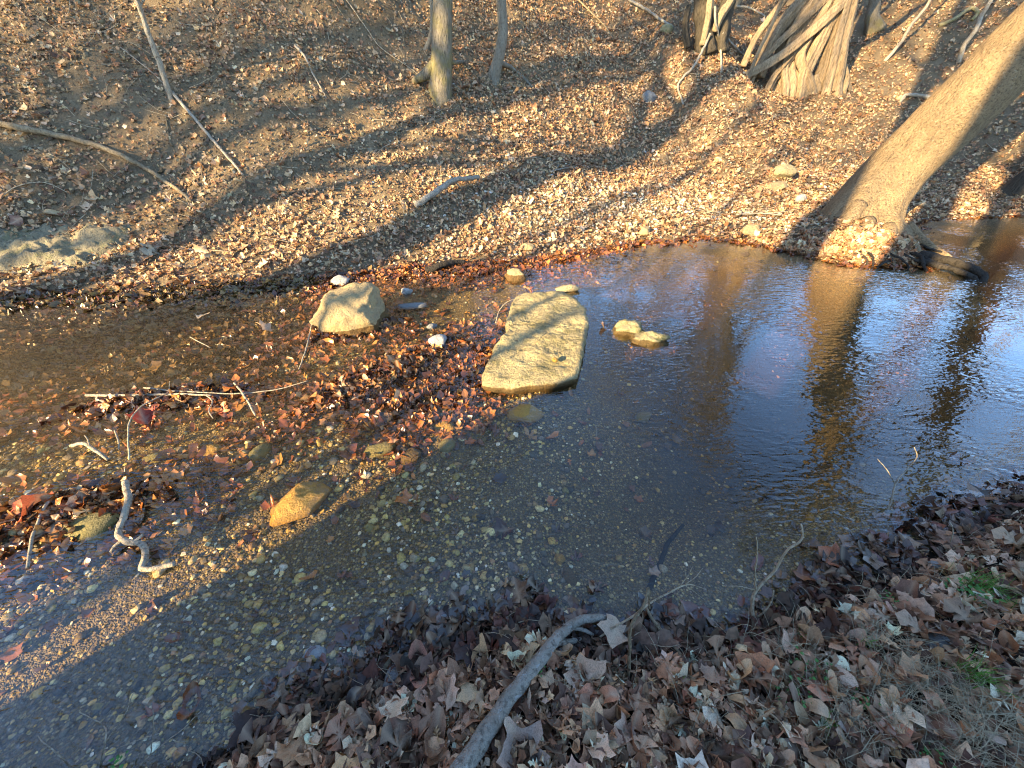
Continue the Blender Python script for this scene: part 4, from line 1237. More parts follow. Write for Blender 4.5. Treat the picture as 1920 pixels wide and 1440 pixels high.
# ------------------------------------------------------------------ big leaning tree
def lean_dir(): return Vector((.37, -.13, .92)).normalized()
B0 = Vector((5.15, 5.62, .05))
def leaning_tree():
    root = empty('leaning_tree', (B0.x, B0.y, 0))
    tag(root, 'massive leaning brown trunk with spreading roots at the water edge', 'tree')
    d = np.array(lean_dir())
    b = np.array([5.40, 6.55, .12])
    L = 12.0
    ctl = [(5.30, 6.02, -.35), (5.32, 6.10, -.05), (5.40, 6.28, .28)] + [tuple(b + d * q) for q in (.75, 1.5, 3, 5, 7, 9, 12)]
    P, par = resample(ctl, .07)
    t = np.concatenate([[0], np.cumsum(np.linalg.norm(np.diff(P, axis=0), axis=1))]) - .45
    rad = .43 - .020 * np.clip(t, 0, 20)
    rad = rad + .42 * np.exp(-np.clip(t + .45, 0, 9) / .40)
    def lobes(tt, th):
        g = np.exp(-np.clip(t[:, None] + .3, 0, 9) / .55)
        return 1 + g * (.22 * np.cos(3 * th + .8) + .16 * np.cos(5 * th + 2.0) + .10 * np.cos(8 * th) + .05 * np.cos(13 * th + 1)) + .015 * np.cos(2 * th + t[:, None]) + .012 * np.cos(7 * th + 1.3 * t[:, None])
    T_ = Tubes().add(P, rad, 110, .10, 3, lobes)
    Vb = T_.V[0]; Vb += (Vb - np.repeat(P, 110, 0)) * (.035 * fbm(Vb * 5.0, 4) - .03 * np.abs(fbm(Vb * np.array([7, 7, 2.5]), 3)))[:, None]
    b = np.array([5.42, 6.10, .12])
    T_.build('trunk', M['bark_big'], root)
    # surface roots
    def g(x, y, dz=0): return Vector((x, y, float(height(x, y)) + dz))
    roots = [
        ([b + np.array([-.35, -.05, .35]), (4.75, 5.75, .30), (4.45, 5.80, .22), (4.1, 5.95, .12), (3.8, 6.1, .05)], .20, .05),
        ([b + np.array([-.3, -.3, .20]), (4.85, 5.40, .22), (4.62, 5.22, .10), (4.45, 5.02, -.02), (4.4, 4.9, -.1)], .17, .06),
        ([b + np.array([-.05, -.4, .15]), (5.15, 5.25, .14), (5.05, 5.02, .04), (5.0, 4.85, -.06)], .18, .07),
        ([b + np.array([.15, -.35, .12]), (5.50, 5.25, .13), (5.48, 5.0, .05), (5.5, 4.8, -.05)], .17, .07),
        ([b + np.array([.35, -.25, .15]), (5.85, 5.45, .16), (6.02, 5.25, .06), (6.1, 5.1, -.08)], .12, .04),
        ([b + np.array([.35, .1, .10]), (6.05, 5.85, .12), (6.25, 5.85, .0), (6.4, 5.8, -.1)], .10, .04),
        ([b + np.array([-.3, .3, .25]), (4.9, 6.35, .32), (4.6, 6.6, .24), (4.3, 6.8, .15)], .15, .04),
    ]
    roots = [([np.array(q_) - np.array([0, 0, .05 * (j_ > 0)]) for j_, q_ in enumerate(p_)], a_ * .62, b_ * .55) for p_, a_, b_ in roots]
    for pts, r0, r1 in roots:
        Q_, pr = resample([tuple(p) for p in pts], .06)
        Tubes().add(Q_, r0 + (r1 - r0) * pr ** .8, 14, .25, r0 * 9).build('root', M['bark_big'], root)
    dark = []
    rq = random.Random(8)
    for q in range(9):                     # ragged wet roots hanging over the undercut edge
        x0 = 4.6 + q * .15 + rq.uniform(-.05, .05)
        sy = float(np.interp(x0, FAR[:, 0], FAR[:, 1]))
        p0 = (x0, sy + .22, .10); p1 = (x0 + rq.uniform(-.05, .15), sy + .03, .09 + rq.uniform(-.03, .03))
        p2 = (x0 + rq.uniform(-.1, .25), sy - rq.uniform(.05, .16), rq.uniform(-.02, .05)); p3 = (p2[0] + rq.uniform(-.1, .12), p2[1] - .03, -.08)
        dark.append(([p0, p1, p2, p3], rq.uniform(.014, .030), rq.uniform(.006, .014)))
    dark += [([(5.50, 5.15, .08), (5.66, 4.92, .09), (5.80, 4.72, .07), (5.86, 4.60, .02), (5.80, 4.50, -.05)], .055, .035),
             ([(5.35, 5.0, .06), (5.52, 4.80, .06), (5.68, 4.62, .03), (5.76, 4.52, -.04)], .035, .03)]
    for pts, r0, r1 in dark:
        Q_, pr = resample(pts, .04)
        Q_ = Q_ + .02 * np.stack([fbm(Q_ * 9 + 1, 2), fbm(Q_ * 9 + 5, 2), fbm(Q_ * 9 + 8, 2)], 1)
        Tubes().add(Q_, r0 + (r1 - r0) * pr, 10, .55, r0 * 30).build('wet_root', M['wetroot'], root)
    # limbs high up, seen in the reflection
    cr = Tubes()
    rr = random.Random(4)
    for k in range(16):
        tt = 6.0 + k * .4
        p = P[min(len(P) - 1, int(len(P) * tt / 12.6))]
        grow(cr, p, np.array([rr.uniform(-1, 1), rr.uniform(-1, 1), rr.uniform(.2, 1.1)]), rr.uniform(1.8, 3.4), .10, 3, rr, .35)
    cr.build('crown', M['bark_bg'], root)
    return root

def grow(tb, p, d, L, r, depth, rr, bend=.3):
    d = d / np.linalg.norm(d)
    n = 6 if depth > 1 else 4
    pts = [np.array(p, float)]
    dd_ = d.copy()
    for k in range(n):
        dd_ = dd_ + np.array([rr.uniform(-1, 1), rr.uniform(-1, 1), rr.uniform(-.5, 1)]) * bend * .5
        dd_ /= np.linalg.norm(dd_)
        pts.append(pts[-1] + dd_ * L / n)
    P = np.array(pts)
    rad = np.linspace(r, r * .35, len(P))
    tb.add(P, rad, 6 if depth > 2 else (4 if depth == 2 else 3), 0, 0, cap=False)
    if depth <= 0: return
    kids = 4 if depth > 1 else 3
    for k in range(kids):
        f = (k + 1) / kids
        i = max(1, min(n, int(round(f * n))))
        nd = dd_ * .7 + np.array([rr.uniform(-1, 1), rr.uniform(-1, 1), rr.uniform(-.3, 1.0)])
        grow(tb, P[i], nd, L * rr.uniform(.45, .7), r * .45, depth - 1, rr, bend)
leaning_tree()
M_leaf_extra = None

# mound leaves caught in roots: dense little heap on the mound
n = 2600
x = rng.normal(4.95, .48, n); y = np.interp(x, FAR[:, 0], FAR[:, 1]) + rng.normal(.16, .16, n); z = height(x, y)
k_ = (z > -.01); x, y, z = x[k_], y[k_], z[k_]; n = len(x)
nm = normals_at(x, y); size = np.clip(rng.lognormal(math.log(.085), .3, n), .04, .15)
pos = np.stack([x, y, z + rng.uniform(.01, .06, n)], 1)
Rm = rot_from(nm, rng.uniform(0, 6.28, n), rng.uniform(0, 6.28, n), rng.normal(0, .5, n), rng)
o = scatter_mesh('root_leaves', LEAF_LO, pos, Rm, size, palette(n, DRY_FAR + [(.40, .16, .06)], .3), M['leaf'], rng.integers(0, 12, n))
tag(o, 'rusty leaves caught between the roots of the leaning tree', 'leaf litter', kind='stuff')

# ------------------------------------------------------------------ trees on the far bank
def tree_thing(name, label, cat, pts, radii, mat, flare=.5, sides=24, lob=3, roots=None, crown=0, seed=1, group=None, wob=.06, crownfrom=.55):
    P, par = resample([tuple(p) for p in pts], .12)
    rad = np.interp(par, np.linspace(0, 1, len(radii)), radii)
    L = np.concatenate([[0], np.cumsum(np.linalg.norm(np.diff(P, axis=0), axis=1))])
    root = empty(name, P[0]); tag(root, label, cat, group)
    g = np.exp(-L / .35)
    rad = rad * (1 + flare * g)
    def lobes(tt, th): return 1 + g[:, None] * (.16 * np.cos(lob * th + seed) + .08 * np.cos((lob + 2) * th + 2 * seed))
    Tubes().add(P, rad, sides, wob, seed, lobes).build('trunk', mat, root)
    for q, a, b in (roots or []):
        Q_, pr = resample([tuple(v) for v in q], .06)
        Tubes().add(Q_, a + (b - a) * pr, 10, .25, a * 20).build('root', mat, root)
    if crown:
        rr = random.Random(seed); tb = Tubes()
        for k in range(crown):
            f = crownfrom + (1 - crownfrom) * (k / crown)
            i = int(f * (len(P) - 1))
            grow(tb, P[i], np.array([rr.uniform(-1, 1), rr.uniform(-1, 1), rr.uniform(.3, 1.3)]), rr.uniform(1.4, 2.8), rad[i] * .45, 3, rr)
        tb.build('crown', mat, root)
    return root

b = A(826, 178, 0)
yb = b.y
tree_thing('tree', 'sturdy grey barked tree with a mossy swollen base at top centre', 'tree',
           [b + Vector((.02, .05, -.35)), free(826, 178, yb), free(828, 120, yb), free(829, 60, yb + .05), free(831, 0, yb + .08), free(835, -200, yb + .2), free(845, -500, yb + .3), free(840, -1000, yb + .6), free(870, -1900, yb + 1.0)],
           [.20, .20, .185, .17, .16, .15, .14, .10, .04], M['bark_grey'], .25, 28, 3,
           roots=[([free(818, 120, yb), free(800, 138, yb - .05), free(785, 148, yb - .02), A(776, 152, -.03)], .11, .05), ([free(828, 165, yb), free(815, 190, yb - .1), A(812, 200, -.03)], .10, .04),
                  ([free(845, 118, yb + .1), A(870, 116, .01), A(900, 118, .0), A(925, 122, .0)], .035, .02)], crown=9, seed=2)
b = A(802, 92, 0); y2 = b.y
tree_thing('sapling', 'thin crooked stem rising just left of the sturdy grey tree', 'sapling', [free(788, 108, y2 - .05), free(800, 90, y2), free(809, 60, y2), free(810, 20, y2), free(806, -40, y2), free(800, -200, y2 + .1), free(790, -600, y2 + .3)], [.045, .04, .038, .036, .033, .028, .012], M['bark_smooth'], .3, 12, crown=4, seed=5)
b = A(928, 148, 0); y3 = b.y
tree_thing('tree', 'slimmer smooth grey tree leaning right beside the sturdy one', 'tree',
           [b + Vector((-.02, .0, -.2)), free(926, 145, y3), free(935, 110, y3), free(943, 60, y3 + .05), free(940, 0, y3 + .1), free(945, -150, y3 + .2), free(960, -500, y3 + .4), free(955, -1000, y3 + .7)],
           [.12, .11, .10, .095, .095, .09, .07, .04], M['bark_smooth'], .3, 20, 3,
           roots=[([free(940, 118, y3), A(960, 128, .02), A(985, 150, .01), A(1005, 172, .0)], .05, .02)], crown=7, seed=8)

# buttressed tree cluster at the top right
def buttress():
    base = A(1545, 165, 0)
    root = empty('buttressed_tree', base)
    tag(root, 'multi stemmed tree with deeply folded buttress trunk at top right', 'tree')
    Y = base.y
    def F(px, py, k=0): return free(px, py, Y + k)
    stems = [
        ([F(1545, 195, -.05), F(1550, 165), F(1562, 120), F(1575, 60, .05), F(1592, 0, .1), F(1618, -120, .2), F(1650, -300, .4), F(1690, -700, .8)], [.34, .30, .25, .22, .19, .17, .14, .05], 28, 5, .22, 0),
        ([F(1500, 172, -.02), F(1505, 140, .05), F(1528, 90, .1), F(1552, 40, .15), F(1575, 0, .2), F(1620, -100, .3)], [.17, .17, .16, .15, .14, .1], 18, 4, .22, 1),
        ([F(1395, 145, -.1), F(1430, 125, -.1), F(1470, 100, -.05), F(1505, 72, 0), F(1545, 38, 0), F(1590, -5, .05), F(1680, -90, .1), F(1800, -220, .2)], [.10, .10, .11, .11, .11, .11, .10, .05], 16, 3, .15, 2),
        ([F(1470, 165, .15), F(1468, 130, .25), F(1478, 85, .4), F(1500, 40, .5), F(1530, 0, .6), F(1580, -90, .8)], [.24, .24, .22, .20, .17, .12], 20, 5, .25, 3),
        ([F(1438, 95, .3), F(1455, 60, .4), F(1478, 30, .5), F(1505, 0, .6), F(1560, -70, .8)], [.13, .15, .14, .13, .1], 16, 4, .25, 4),
        ([F(1520, 160, -.08), F(1500, 110, .05), F(1518, 70, .1)], [.10, .12, .08], 12, 4, .3, 5),
        ([F(1575, 172, -.05), F(1582, 150, .0), F(1580, 120, .08)], [.14, .13, .08], 12, 4, .25, 6),
        ([F(1425, 120, .1), F(1452, 88, .15), F(1490, 52, .2), F(1530, 15, .25), F(1580, -30, .3)], [.06, .07, .075, .07, .06], 14, 4, .25, 8),
        ([F(1448, 150, .05), F(1470, 122, .1), F(1502, 80, .15), F(1540, 30, .2), F(1570, -20, .3)], [.09, .10, .10, .09, .07], 14, 5, .3, 9),
        ([F(1415, 75, .5), F(1440, 40, .6), F(1470, 0, .7), F(1500, -50, .8)], [.07, .08, .08, .07], 12, 4, .3, 10),
        ([F(1528, 192, -.14), F(1534, 172, -.12), F(1530, 140, -.02)], [.05, .07, .05], 10, 3, .3, 11),
        ([F(1560, 192, -.14), F(1562, 168, -.14), F(1566, 130, -.02)], [.06, .08, .05], 10, 3, .3, 12),
        ([F(1502, 186, -.12), F(1508, 168, -.08), F(1512, 135, .0)], [.05, .07, .05], 10, 3, .3, 13),
        ([F(1596, 178, -.05), F(1588, 158, -.06), F(1584, 130, .02)], [.04, .06, .05], 10, 3, .3, 14),
        ([F(1418, 105, -.1), F(1440, 60, .0), F(1462, 10, .05), F(1485, -50, .1), F(1520, -160, .2)], [.04, .045, .045, .04, .03], 10, 3, .1, 7),
    ]
    for pts, radii, sides, lob, amp, sd in stems:
        p_ = Vector(pts[0]); q_ = p_ + (p_ - Vector(pts[1])) * .7; q_.z -= .30; q_.y -= .05
        pts = [q_] + list(pts); radii = [radii[0] * 1.15] + list(radii)
        P, par = resample([tuple(p) for p in pts], .05)
        rad = np.interp(par, np.linspace(0, 1, len(radii)), radii)
        def lobes(tt, th): return 1 + amp * (1 - .6 * tt) * np.cos(lob * th + sd * 1.7 + 1.5 * tt) + .5 * amp * np.cos((2 * lob + 1) * th + sd)
        Tubes().add(P, rad, sides * 2, .12, sd + 3, lobes).build('stem', M['bark_butt'], root)
    rr = random.Random(12); tb = Tubes()
    for (px, py, k, r) in [(1650, -300, .4, .10), (1690, -500, .6, .09), (1640, -200, .3, .08), (1620, -100, .3, .08), (1800, -220, .2, .06), (1580, -90, .8, .09), (1560, -70, .8, .08), (1690, -700, .8, .05)]:
        grow(tb, np.array(F(px, py, k)), np.array([rr.uniform(-.6, .6), rr.uniform(-.4, .6), 1.2]), rr.uniform(3, 4.5), r, 3, rr, .25)
    tb.build('crown', M['bark_bg'], root)
buttress()

# dark stump with pale sticks
def stump():
    base = A(1335, 100, 0); Y = base.y
    def F(px, py, k=0): return free(px, py, Y + k)
    root = empty('stump', base); tag(root, 'dark hollow stump with leaning stems at the top edge', 'stump')
    for pts, radii, m in [
        ([F(1325, 105), F(1322, 70, .1), F(1318, 30, .2), F(1312, -20, .3)], [.26, .20, .18, .15], 'bark_dark'),
        ([F(1350, 100), F(1352, 60, .1), F(1362, 20, .2), F(1380, -40, .3)], [.20, .17, .15, .13], 'bark_dark'),
        ([F(1318, 85, -.1), F(1325, 50, -.1), F(1330, 20, -.05), F(1335, -30, 0)], [.07, .07, .065, .06], 'stick_tan'),
        ([F(1340, 60, -.1), F(1352, 30, -.1), F(1372, 0, -.05), F(1400, -50, 0)], [.07, .08, .08, .07], 'stick_tan'),
        ([F(1290, 90, .0), F(1285, 50, .1), F(1292, 10, .2)], [.08, .07, .05], 'bark_dark')]:
        P, par = resample([tuple(p) for p in pts], .06)
        rad = np.interp(par, np.linspace(0, 1, len(radii)), radii)
        def lobes(tt, th): return 1 + .2 * np.cos(4 * th) + .12 * np.cos(7 * th + 1)
        Tubes().add(P, rad, 20, .3, radii[0] * 10, lobes).build('stem', M[m], root)
    return Y
Y = stump()
def F(px, py, k=0): return free(px, py, Y + k)
stick('stick', 'crooked pale stick reaching down from the stump to the leaves', [F(1332, 62, -.25), A(1322, 85, .25), A(1300, 125, .12), A(1285, 140, .08), A(1271, 160, .08), A(1276, 180, .04), A(1282, 198, .01)], .03, .022, M['stick_pale'], sides=8)
stick('stick', 'pale vertical stick leaning on the front of the stump', [F(1340, 12, -.2), F(1342, 45, -.25), A(1350, 80, .15), A(1352, 110, .05), A(1352, 136, .0)], .026, .028, M['stick_pale'], sides=8)
stick('stick', 'short white stick lying across the foot of the stump', [A(1300, 72, .12), A(1320, 68, .14), A(1336, 66, .1)], .014, .012, M['stick_pale'], sides=6)
stick('stick', 'dark stick sloping right from the stump onto leaves', [F(1355, 62, -.1), A(1370, 80, .1), A(1388, 98, .06), A(1398, 108, .02)], .03, .02, M['stick_grey'], sides=6)
stick('fallen_branch', 'long dark branch across the slope left of the stump', [A(1180, 0, .1), A(1215, 20, .12), A(1240, 38, .1), A(1262, 50, .08)], .035, .03, M['stick_grey'], sides=8)
stick('stick', 'thin brown diagonal stick on the slope between the trunks', [A(1085, 0, .08), A(1110, 25, .08), A(1135, 50, .07), A(1150, 75, .03)], .022, .012, M['stick_tan'], sides=7)
stick('fallen_branch', 'dark branch lying on the slope between stump and buttressed tree', [A(1380, 12, .1), A(1405, 15, .12), A(1435, 30, .06)], .035, .02, M['stick_grey'], sides=8)
b = A(1658, 116, 0); Y5 = b.y
stick('sapling', 'bare cream sapling curving up right from the dark slope', [b, free(1672, 100, Y5), free(1692, 75, Y5), free(1710, 45, Y5 + .05), free(1735, 15, Y5 + .1), free(1750, -10, Y5 + .1), free(1790, -70, Y5 + .2), free(1850, -190, Y5 + .3), free(1900, -330, Y5 + .5)], .045, .03, M['stick_pale'], sides=10, cat='sapling', wob=.12)
b = A(1797, 118, 0); Y6 = b.y
stick('sapling', 'sunlit crooked stem rising right behind the leaning trunk', [b, free(1808, 85, Y6), free(1830, 55, Y6), free(1840, 30, Y6 + .1), free(1858, 0, Y6 + .1), free(1890, -60, Y6 + .2), free(1960, -200, Y6 + .4)], .055, .04, M['stick_pale'], sides=10, cat='sapling', wob=.2)
b = A(1790, 60, 0)
stick('root', 'mossy looping root on the sunny slope at the top right', [A(1760, 48, .03), A(1790, 35, .12), A(1820, 15, .16), A(1832, 25, .12), A(1822, 38, .03)], .05, .04, M['mossrock'], sides=9, cat='root', wob=.25)
b = A(1640, 60, 0)
tree_thing('tree', 'grey trunk in deep shade right of the buttressed tree', 'tree', [b, free(1635, 30, b.y), free(1640, 0, b.y + .1), free(1655, -150, b.y + .3), free(1670, -500, b.y + .5)], [.18, .15, .14, .13, .08], M['bark_grey'], .5, 16, crown=5, seed=14)

# ------------------------------------------------------------------ woodland trees (copies with shared meshes)
def bare_tree(seed, H, r0, lean=.05):
    rr = random.Random(seed)
    pts = [np.array([0, 0, -.4])]
    d = np.array([rr.uniform(-lean, lean), rr.uniform(-lean, lean), 1.0])
    k = 8
    for j in range(k):
        d = d + np.array([rr.uniform(-.07, .07), rr.uniform(-.07, .07), 0])
        pts.append(pts[-1] + d / np.linalg.norm(d) * H / k)
    P, par = resample(pts, .4)
    rad = r0 * (1 - par * .8)
    g = np.exp(-np.maximum(P[:, 2], 0) / .3)
    rad = rad * (1 + .4 * g)
    tr = Tubes().add(P, rad, 12, .1, seed)
    cr = Tubes()
    for j in range(13):
        f = .38 + .6 * j / 13
        i = int(f * (len(P) - 1))
        grow(cr, P[i], np.array([rr.uniform(-1, 1), rr.uniform(-1, 1), rr.uniform(.3, 1.2)]), H * rr.uniform(.14, .26) * (1.3 - f * .5), rad[i] * .5, 3, rr)
    t_ = tr.build('trunk', M['bark_bg']); c_ = cr.build('crown', M['bark_bg'])
    return t_, c_
PROTO = []
for sd, H, r0 in ((101, 11, .17), (102, 13, .22), (103, 9, .11), (104, 12, .15), (105, 15, .055)):
    PROTO.append(bare_tree(sd, H, r0))
used = set()
def put_tree(x, y, k, scale, rot, label, group=None, name='tree', zz=None, lean=(0, 0)):
    r_ = empty(name, (x, y, float(height(x, y)) if zz is None else zz))
    r_.rotation_euler = (lean[0], lean[1], rot); r_.scale = (scale,) * 3
    tag(r_, label, 'tree', group)
    for src in PROTO[k]:
        if (k, src.name) in used:
            c = src.copy(); COL.objects.link(c)
        else:
            c = src; used.add((k, src.name))
        c.parent = r_
        c.location = (0, 0, 0)
    return r_
rr = random.Random(33)
spots = []
for k in range(900):
    x = rr.uniform(-14, 30); y = rr.uniform(13, 36)
    if any((x - a) ** 2 + (y - b_) ** 2 < 6.0 for a, b_ in spots): continue
    pxx, pyy, dd_ = project(x, y, float(height(x, y)))
    if pyy > -10: continue
    spots.append((x, y))
    if len(spots) >= 34: break
n_hill = 0
for k in range(600):
    x = rr.uniform(-19, -3.5); y = rr.uniform(9.2, 17)
    if float(far_s(x, y)) < 5.6 or any((x - a) ** 2 + (y - b_) ** 2 < 2.6 for a, b_ in spots): continue
    spots.append((x, y)); n_hill += 1
    if n_hill >= 22: break
for x, y in spots:
    put_tree(x, y, rr.randrange(4), rr.uniform(.8, 1.25), rr.uniform(0, 6.28), 'bare grey tree in the wood on the rise beyond the creek', 'bare trees beyond the creek')

# tall trees standing right of the frame, seen in the pool
def refl_tree(name, label, yb, r1, r2, H, radii, mat, seed, crown, prefer=(0, 0, 1)):
    n2 = np.cross(ray(*r1), ray(*r2)); S_ = np.array([1, 1, -1.0]); m2 = n2 * S_
    C_ = np.array([0, 0, CAM_H])
    # base: on that plane, on the ground, at depth yb
    x_ = 8.0
    for _ in range(30):
        z_ = float(height(x_, yb)); x_ = (n2 @ C_ - m2[1] * yb - m2[2] * z_) / m2[0]
        x_ = min(max(x_, -20), 40)
    z_ = float(height(x_, yb))
    u = np.array(prefer, float); m_ = m2 / np.linalg.norm(m2); d = u - m_ * (u @ m_); d /= np.linalg.norm(d)
    p0 = np.array([x_, yb, z_])
    pts = [Vector(p0 - d * .4)] + [Vector(p0 + d * H * f) for f in (.0, .15, .35, .6, .8, 1.0)]
    return tree_thing(name, label, 'tree', pts, radii, mat, .4, 18, 3, crown=crown, seed=seed)
refl_tree('tree', 'big dark tree trunk mirrored in the right side of the pool', 8.6, (1868, 470), (1745, 860), 15, [.30, .29, .26, .24, .2, .15, .08], M['bark_dark'], 41, 14)
refl_tree('tree', 'slender sunlit leaning trunk mirrored left of the big dark one', 9.6, (1835, 460), (1650, 720), 13, [.15, .14, .13, .12, .1, .08, .04], M['stick_tan'], 42, 8)
refl_tree('tree', 'sunlit straight trunk mirrored at the back of the pool', 19, (1388, 460), (1372, 600), 15, [.26, .25, .23, .2, .18, .12, .06], M['stick_tan'], 43, 10)
refl_tree('tree', 'paler thin trunk mirrored beside the straight one at the back of the pool', 20, (1334, 460), (1334, 600), 14, [.15, .14, .13, .12, .1, .08, .04], M['stick_tan'], 44, 8)
refl_tree('tree', 'crooked thin trunk mirrored near the sunny waterline', 18, (1262, 460), (1290, 600), 13, [.16, .15, .14, .12, .1, .08, .04], M['bark_bg'], 45, 8)

# trees behind the camera that throw the long shadow bands (a along the light, w across it)
def aw(a, w): return ((a * math.sqrt(2) + w) / 2, (a * math.sqrt(2) - w) / 2)
GB = 'bare trees on the near side of the creek'
LB = 'bare tree on the near bank behind the viewer'
for a, w, k, s_, ln in [(-9, -3.18, 4, 1.0, (0, 0)), (-9.5, -2.98, 4, .8, (0, 0)), (-14, -3.5, 4, 1.1, (0, 0)), (-11, -4.4, 4, 1.3, (0, .02)), (-13, -7.55, 1, 2.0, (0, 0)), (-16, -6.3, 4, 1.5, (0, 0)),
                     (-7, -.95, 1, 1.5, (0, 0)), (-6.5, .05, 1, 1.5, (0, 0)), (-8, 1.0, 3, 1.5, (0, 0)), (-9, 1.9, 0, 1.4, (0, 0)), (-14, -9.6, 1, 1.3, (0, 0)), (-17, -11.2, 0, 1.4, (0, 0)), (-20, -13.5, 1, 1.3, (0, 0)), (-12, 3.4, 1, 1.3, (0, 0)), (-10, 5.5, 0, 1.3, (0, 0)), (-22, -10.4, 3, 1.5, (0, 0))]:
    x, y = aw(a, w)
    put_tree(x, y, k, s_, a * 1.7 + w, LB, GB)

# ------------------------------------------------------------------ grass and herbs
GRASS_LIFT = .03
def blades(n, cx_, cy_, spread, L, mat, name, label, cat, green=True, kind=None, width=.0022, arch=.8, zoff=0, region_k=None, xy=None, lay=0.0):
    if xy is None:
        x = rng.normal(cx_, spread, n); y = rng.normal(cy_, spread, n)
    else:
        x, y = xy; n = len(x)
    z = height(x, y) + zoff + (GRASS_LIFT if width < .003 else 0)
    az = rng.uniform(0, 6.28, n); Ln = L * rng.uniform(.5, 1.3, n)
    out = rng.uniform(.15, arch, n)
    seg = 5
    t = np.linspace(0, 1, seg + 1)
    ang = (out[:, None] * t[None] * 1.6 + lay)       # bends over
    dx = np.cumsum(np.sin(ang), 1) / seg; dz = np.cumsum(np.cos(ang), 1) / seg
    dx -= dx[:, :1]; dz -= dz[:, :1]
    wz = .15 * np.cumsum(rng.normal(0, .3, (n, seg + 1)), 1)
    cx0 = x[:, None] + Ln[:, None] * (dx * np.cos(az)[:, None] - wz * dx * np.sin(az)[:, None])
    cy0 = y[:, None] + Ln[:, None] * (dx * np.sin(az)[:, None] + wz * dx * np.cos(az)[:, None])
    cz0 = z[:, None] + Ln[:, None] * dz
    wd = width * (1 - .8 * t)[None] * rng.uniform(.6, 1.3, n)[:, None]
    sx = -np.sin(az)[:, None] * wd; sy = np.cos(az)[:, None] * wd
    Lf = np.stack([cx0 + sx, cy0 + sy, cz0 + wd * .5], -1); Rt = np.stack([cx0 - sx, cy0 - sy, cz0 - wd * .5], -1)
    V_ = np.stack([Lf, Rt], 2).reshape(n, -1, 3)
    base = (np.arange(n) * (seg + 1) * 2)[:, None]
    T = []
    for k in range(seg):
        T.append(np.concatenate([base + 2 * k, base + 2 * k + 1, base + 2 * k + 3, base + 2 * k + 2], 1))
    o = mesh_np(name, V_.reshape(-1, 3), np.concatenate(T), mat)
    if kind is None: localise(o, (cx_, cy_, float(height(cx_, cy_))))
    tag(o, label, cat, kind=kind)
    return o
for lab, px_, py_, n_, sp_, L_ in [
        ('green tuft of grass on the right shore above the dry grass', 1822, 1105, 130, .035, .09), ('spray of long green grass blades at the right edge', 1800, 1275, 110, .022, .10),
        ('small green grass sprig in the middle of the right shore', 1610, 1215, 22, .012, .08), ('tiny bright green sprig below the bare shrub', 1498, 1200, 16, .01, .05),
        ('thin green sprig left of the bare shrub stems', 1268, 1275, 14, .01, .05), ('green grass sprig at the bottom of the right shore', 1540, 1365, 14, .01, .06)]:
    p = at(px_, py_)
    blades(n_, p.x, p.y, sp_, L_, M['grass_green'], 'grass_tuft', lab, 'grass', width=.0017)
# dry straw, uncountable
x, y, z = candidates(60000, .6, 3.6, .0, 1.5)
m = (region(x, y) == 2) & (rng.random(len(x)) < (.05 + .95 * sstep(fbm2(x, y, 2.6, 3, 81), .0, .35) * sstep(x, .75, 1.3)) * .55)
blades(0, 0, 0, 0, .12, M['grass_dry'], 'dry_grass', 'tangled pale dry grass lying over the right shore', 'dry grass', kind='stuff', width=.0014, arch=1.3, xy=(x[m], y[m]), lay=.5)
x, y, z = candidates(40000, -12, 16, 5, 15)
s = far_s(x, y)
hillm = (region(x, y) == 1) & (s > 1.0) & (rng.random(len(x)) < np.where(x < .5, .75, .12) * (.3 + sstep(fbm2(x, y, 1.1, 3, 82), -.1, .3)))
blades(0, 0, 0, 0, .13, M['grass_hill'], 'hillside_grass', 'short dead grass and rootlets hanging on the bare hillside', 'dry grass', kind='stuff', width=.0035, arch=1.5, xy=(x[hillm], y[hillm]), lay=.7)
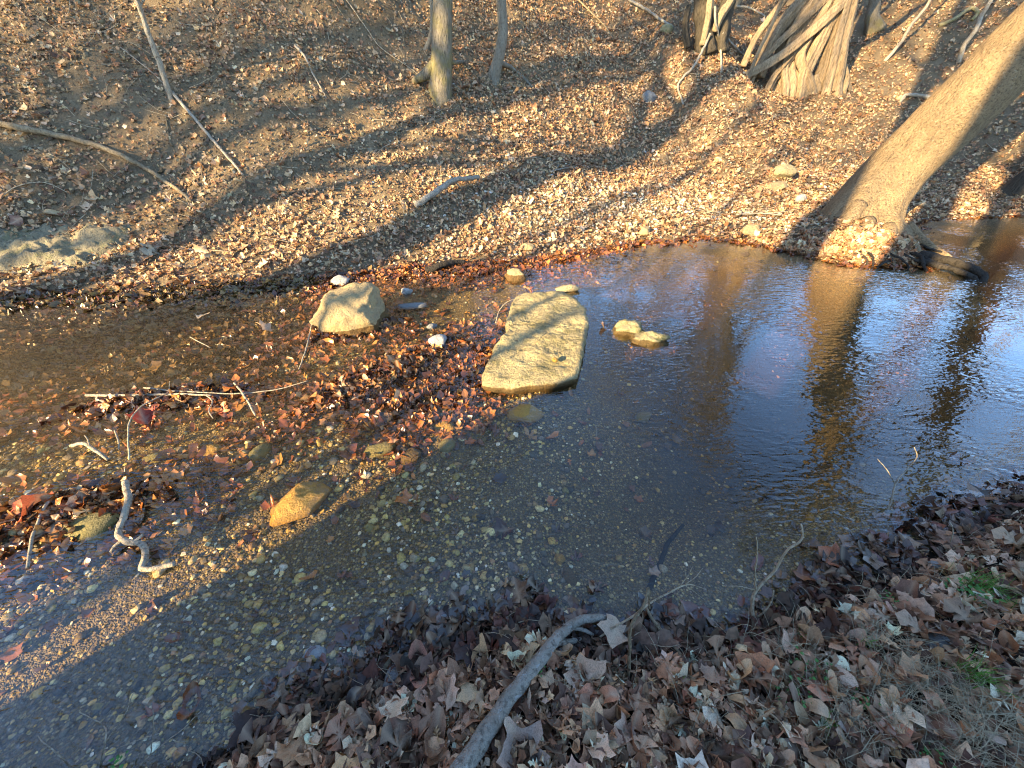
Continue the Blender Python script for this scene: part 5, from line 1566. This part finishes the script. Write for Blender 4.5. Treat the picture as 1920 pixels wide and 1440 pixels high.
# fine twig litter
def twig_litter(label, x, y, z, L, r0, name='twig_litter'):
    tb = Tubes()
    for k in range(len(x)):
        a = rng.uniform(0, 6.28); l = L * rng.uniform(.4, 1.6); c, si = math.cos(a), math.sin(a)
        b_ = rng.uniform(-.25, .25)
        P = []
        for f in (0, .35, .7, 1):
            qx = x[k] + l * (f * c - b_ * f * (1 - f) * 2 * si); qy = y[k] + l * (f * si + b_ * f * (1 - f) * 2 * c)
            P.append((qx, qy, 0))
        P = np.array(P); P[:, 2] = height(P[:, 0], P[:, 1]) + rng.uniform(.015, .05) + np.linspace(0, rng.uniform(-.01, .03), 4)
        tb.add(P, np.linspace(r0, r0 * .4, 4) * rng.uniform(.5, 1.4), 4, 0, 0, cap=False)
    o = tb.build(name, M['twig_wood']); tag(o, label, 'twigs', kind='stuff')
x, y, z = candidates(2600, -1.6, 3.6, -.2, 1.4); m = region(x, y) == 2
x, y, z = x[m][:420], y[m][:420], z[m][:420]
twig_litter('broken twigs and leaf stalks strewn through the near shore leaves', x, y, z, .09, .0016)
x, y, z = candidates(9000, -9, 12, 4.5, 13); m = (region(x, y) == 1) & (far_s(x, y) > .5)
x, y, z = x[m][:700], y[m][:700], z[m][:700]
twig_litter('thin dead twigs scattered over the far bank', x, y, z, .35, .004)
# herbs
HV, HT = poly_to_leaf(*ellipse_outline(8, .38, 3), .3, .15, 3, ())
for lab, px_, py_, n_, sp_, s_ in [
        ('patch of low green herb beside the right shore grass tuft', 1805, 1118, 90, .045, .016), ('cluster of round green seedling leaves on bare soil', 1505, 1262, 40, .03, .014),
        ('green seedlings on dark soil at lower right', 1475, 1305, 34, .03, .013), ('small green seedling near the shore below the pool', 1655, 1135, 22, .025, .012),
        ('green seedling patch under the dry grass at right', 1595, 1320, 22, .025, .012), ('tiny green plant at the bottom left edge among leaves', 237, 1432, 12, .012, .012),
        ('little green plant beside the thick grey branch', 1008, 1268, 12, .012, .010), ('sparse green seedling at the bottom right corner', 1725, 1420, 16, .02, .012)]:
    p = at(px_, py_)
    x = rng.normal(p.x, sp_, n_); y = rng.normal(p.y, sp_ * .8, n_); z = height(x, y) + rng.uniform(.04, .075, n_)
    Rm = rot_from(np.tile([0, 0, 1.], (n_, 1)), rng.uniform(0, 6.28, n_), rng.uniform(0, 6.28, n_), rng.normal(0, .4, n_), rng)
    o = scatter_mesh('seedling', [(HV, HT)], np.stack([x, y, z], 1), Rm, s_ * rng.uniform(.6, 1.2, n_), np.ones((n_, 3)), M['herb'], np.zeros(n_, int))
    localise(o, p); tag(o, lab, 'plant')
print('done')
